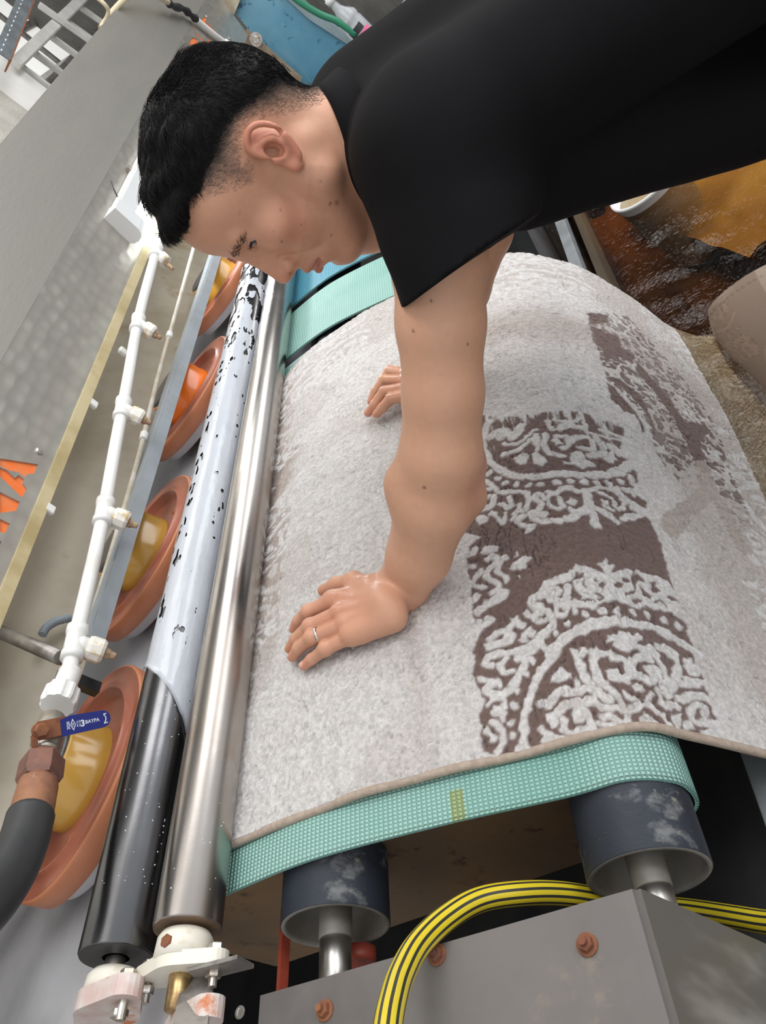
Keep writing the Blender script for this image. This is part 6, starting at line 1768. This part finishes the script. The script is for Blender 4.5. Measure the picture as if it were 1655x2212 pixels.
# ------------------------------------------------------------------ far end: slotted post, blue plate, green edge, jug
def xplate(name, pix, x, th, m, parent=None, label=None, cat=None):
    P = [at_x(a, b, x) for a, b in pix]; yz_ = [(q[1], q[2]) for q in P]
    o = obj(name, *prism(yz_, np.array([x, 0, 0]), EY, EZ, EX, th), m, parent, base=None if parent else tuple(P[0]))
    if label: tag(o, label, cat)
    return o
m_bluep = mat('worn_blue_paint', (.085, .27, .40), .42, col2=(.16, .36, .48), scale=2.4, col3=(.03, .14, .24), scale3=7.0, lo3=.56, hi3=.60, bump=.1)
bp = xplate('blue_plate', [(500, 20), (524, -14), (606, -14), (668, 42), (775, 112), (760, 330), (640, 180), (562, 92)], 4.62, .02, m_bluep, None, 'worn blue painted end plate behind the head of the worker', 'plate')
xplate('edge', [(606, -14), (640, -14), (700, 38), (800, 112), (775, 112), (668, 42)], 4.60, .035, mat('grey_blue_edge', (.26, .34, .37), .5, col2=(.2, .26, .28), scale=6), bp)
m_brownp = mat('stained_brown_steel', (.36, .28, .20), .55, .3, col2=(.26, .19, .13), scale=9, col3=(.50, .42, .32), scale3=14)
sp_ = xplate('slotted_post', [(533, 62), (566, 92), (652, 168), (640, 215), (600, 215), (516, 116)], 4.52, .02, m_brownp, None, 'stained brown slotted steel post between hood and blue plate', 'post')
for a, b in ((592, 124), (612, 142), (622, 151)):
    xplate('slot', [(a - 4, b - 5), (a - 2, b - 6), (a + 6, b + 3), (a + 4, b + 4)], 4.517, .004, m_void, sp_)
kb = at_x(553, 85, 4.5); obj('bolt', *merge(hexnut(kb, -EX, .020, .014), lathe(kb, -EX, [(0, .032), (.004, .032)], 20)), m_bolt, sp_)
hk_ = xplate('stained_end_block', [(474, -20), (524, -14), (506, 32), (482, 12)], 4.58, .06, mat('cream_stained', (.56, .50, .38), .6, col2=(.34, .28, .20), scale=12), None, 'cream stained block at the far top corner of the hood', 'block')
gp = [at_x(a, b, 4.3) for a, b in ((610, -30), (645, 2), (690, 30), (728, 46), (770, 75))]
tag(obj('green_hose', *tube(catmull(gp, 30), .016, 10), mat('green_hose', (.02, .20, .11), .4), None, True, base=tuple(gp[1])), 'dark green hose above the blue plate, behind the clear bottle', 'hose')
# clear bottle with a pink label on a concrete ledge
jb = seen(806, 96, 3.76)
jb2 = jb; ja = np.array([0, 0, 1.0]); 
jug = thing('clear_bottle', 'clear plastic bottle with a pink and black label behind the shoulder', 'bottle', tuple(jb2))
m_clear = mat('clear_plastic', (.62, .65, .68), .18, alpha=.48, spec=.6, col2=(.78, .80, .82), scale=9, stretch=(3, 3, .6))
R0 = .057
obj('body', *lathe(jb2, ja, [(0, .005), (.0, R0 * .9), (.008, R0), (.129, R0), (.143, R0 * .93), (.152, R0), (.170, R0 * .98), (.204, R0 * .55), (.224, .022), (.258, .018)], 36, False), m_clear, jug, True)
obj('spout', *lathe(jb2 + ja * .256, ja, [(0, .023), (.027, .023), (.030, .016), (.095, .008), (.095, .001)], 20), m_lampw, jug, True)
def wrap(z0, z1, a0, a1, m, nm):
    V = []; F = []; n = 14
    for i in range(n + 1):
        a = a0 + (a1 - a0) * i / n
        for z in (z0, z1): V.append(jb2 + np.array([cos(a) * (R0 + .0012), sin(a) * (R0 + .0012), z]))
    for i in range(n): F.append((2 * i, 2 * i + 2, 2 * i + 3, 2 * i + 1))
    obj(nm, V, F, m, jug, True)
va = math.atan2(-jb2[1], -jb2[0])
wrap(.054, .084, va - .9, va + .9, mat('pink_label', (.80, .16, .34), .45), 'label'); wrap(.087, .120, va - .9, va + .5, m_motor, 'label')
v, f = box((jb2[0] - .10, jb2[1] - .45, -1.42), (jb2[0] + .085, jb2[1] + .07, jb2[2] - .001)); o = obj('concrete_ledge', v, f, m_conc, None, base=(jb2[0], jb2[1], -1.42)); tag(o, 'grey concrete ledge under the clear bottle', 'ledge')
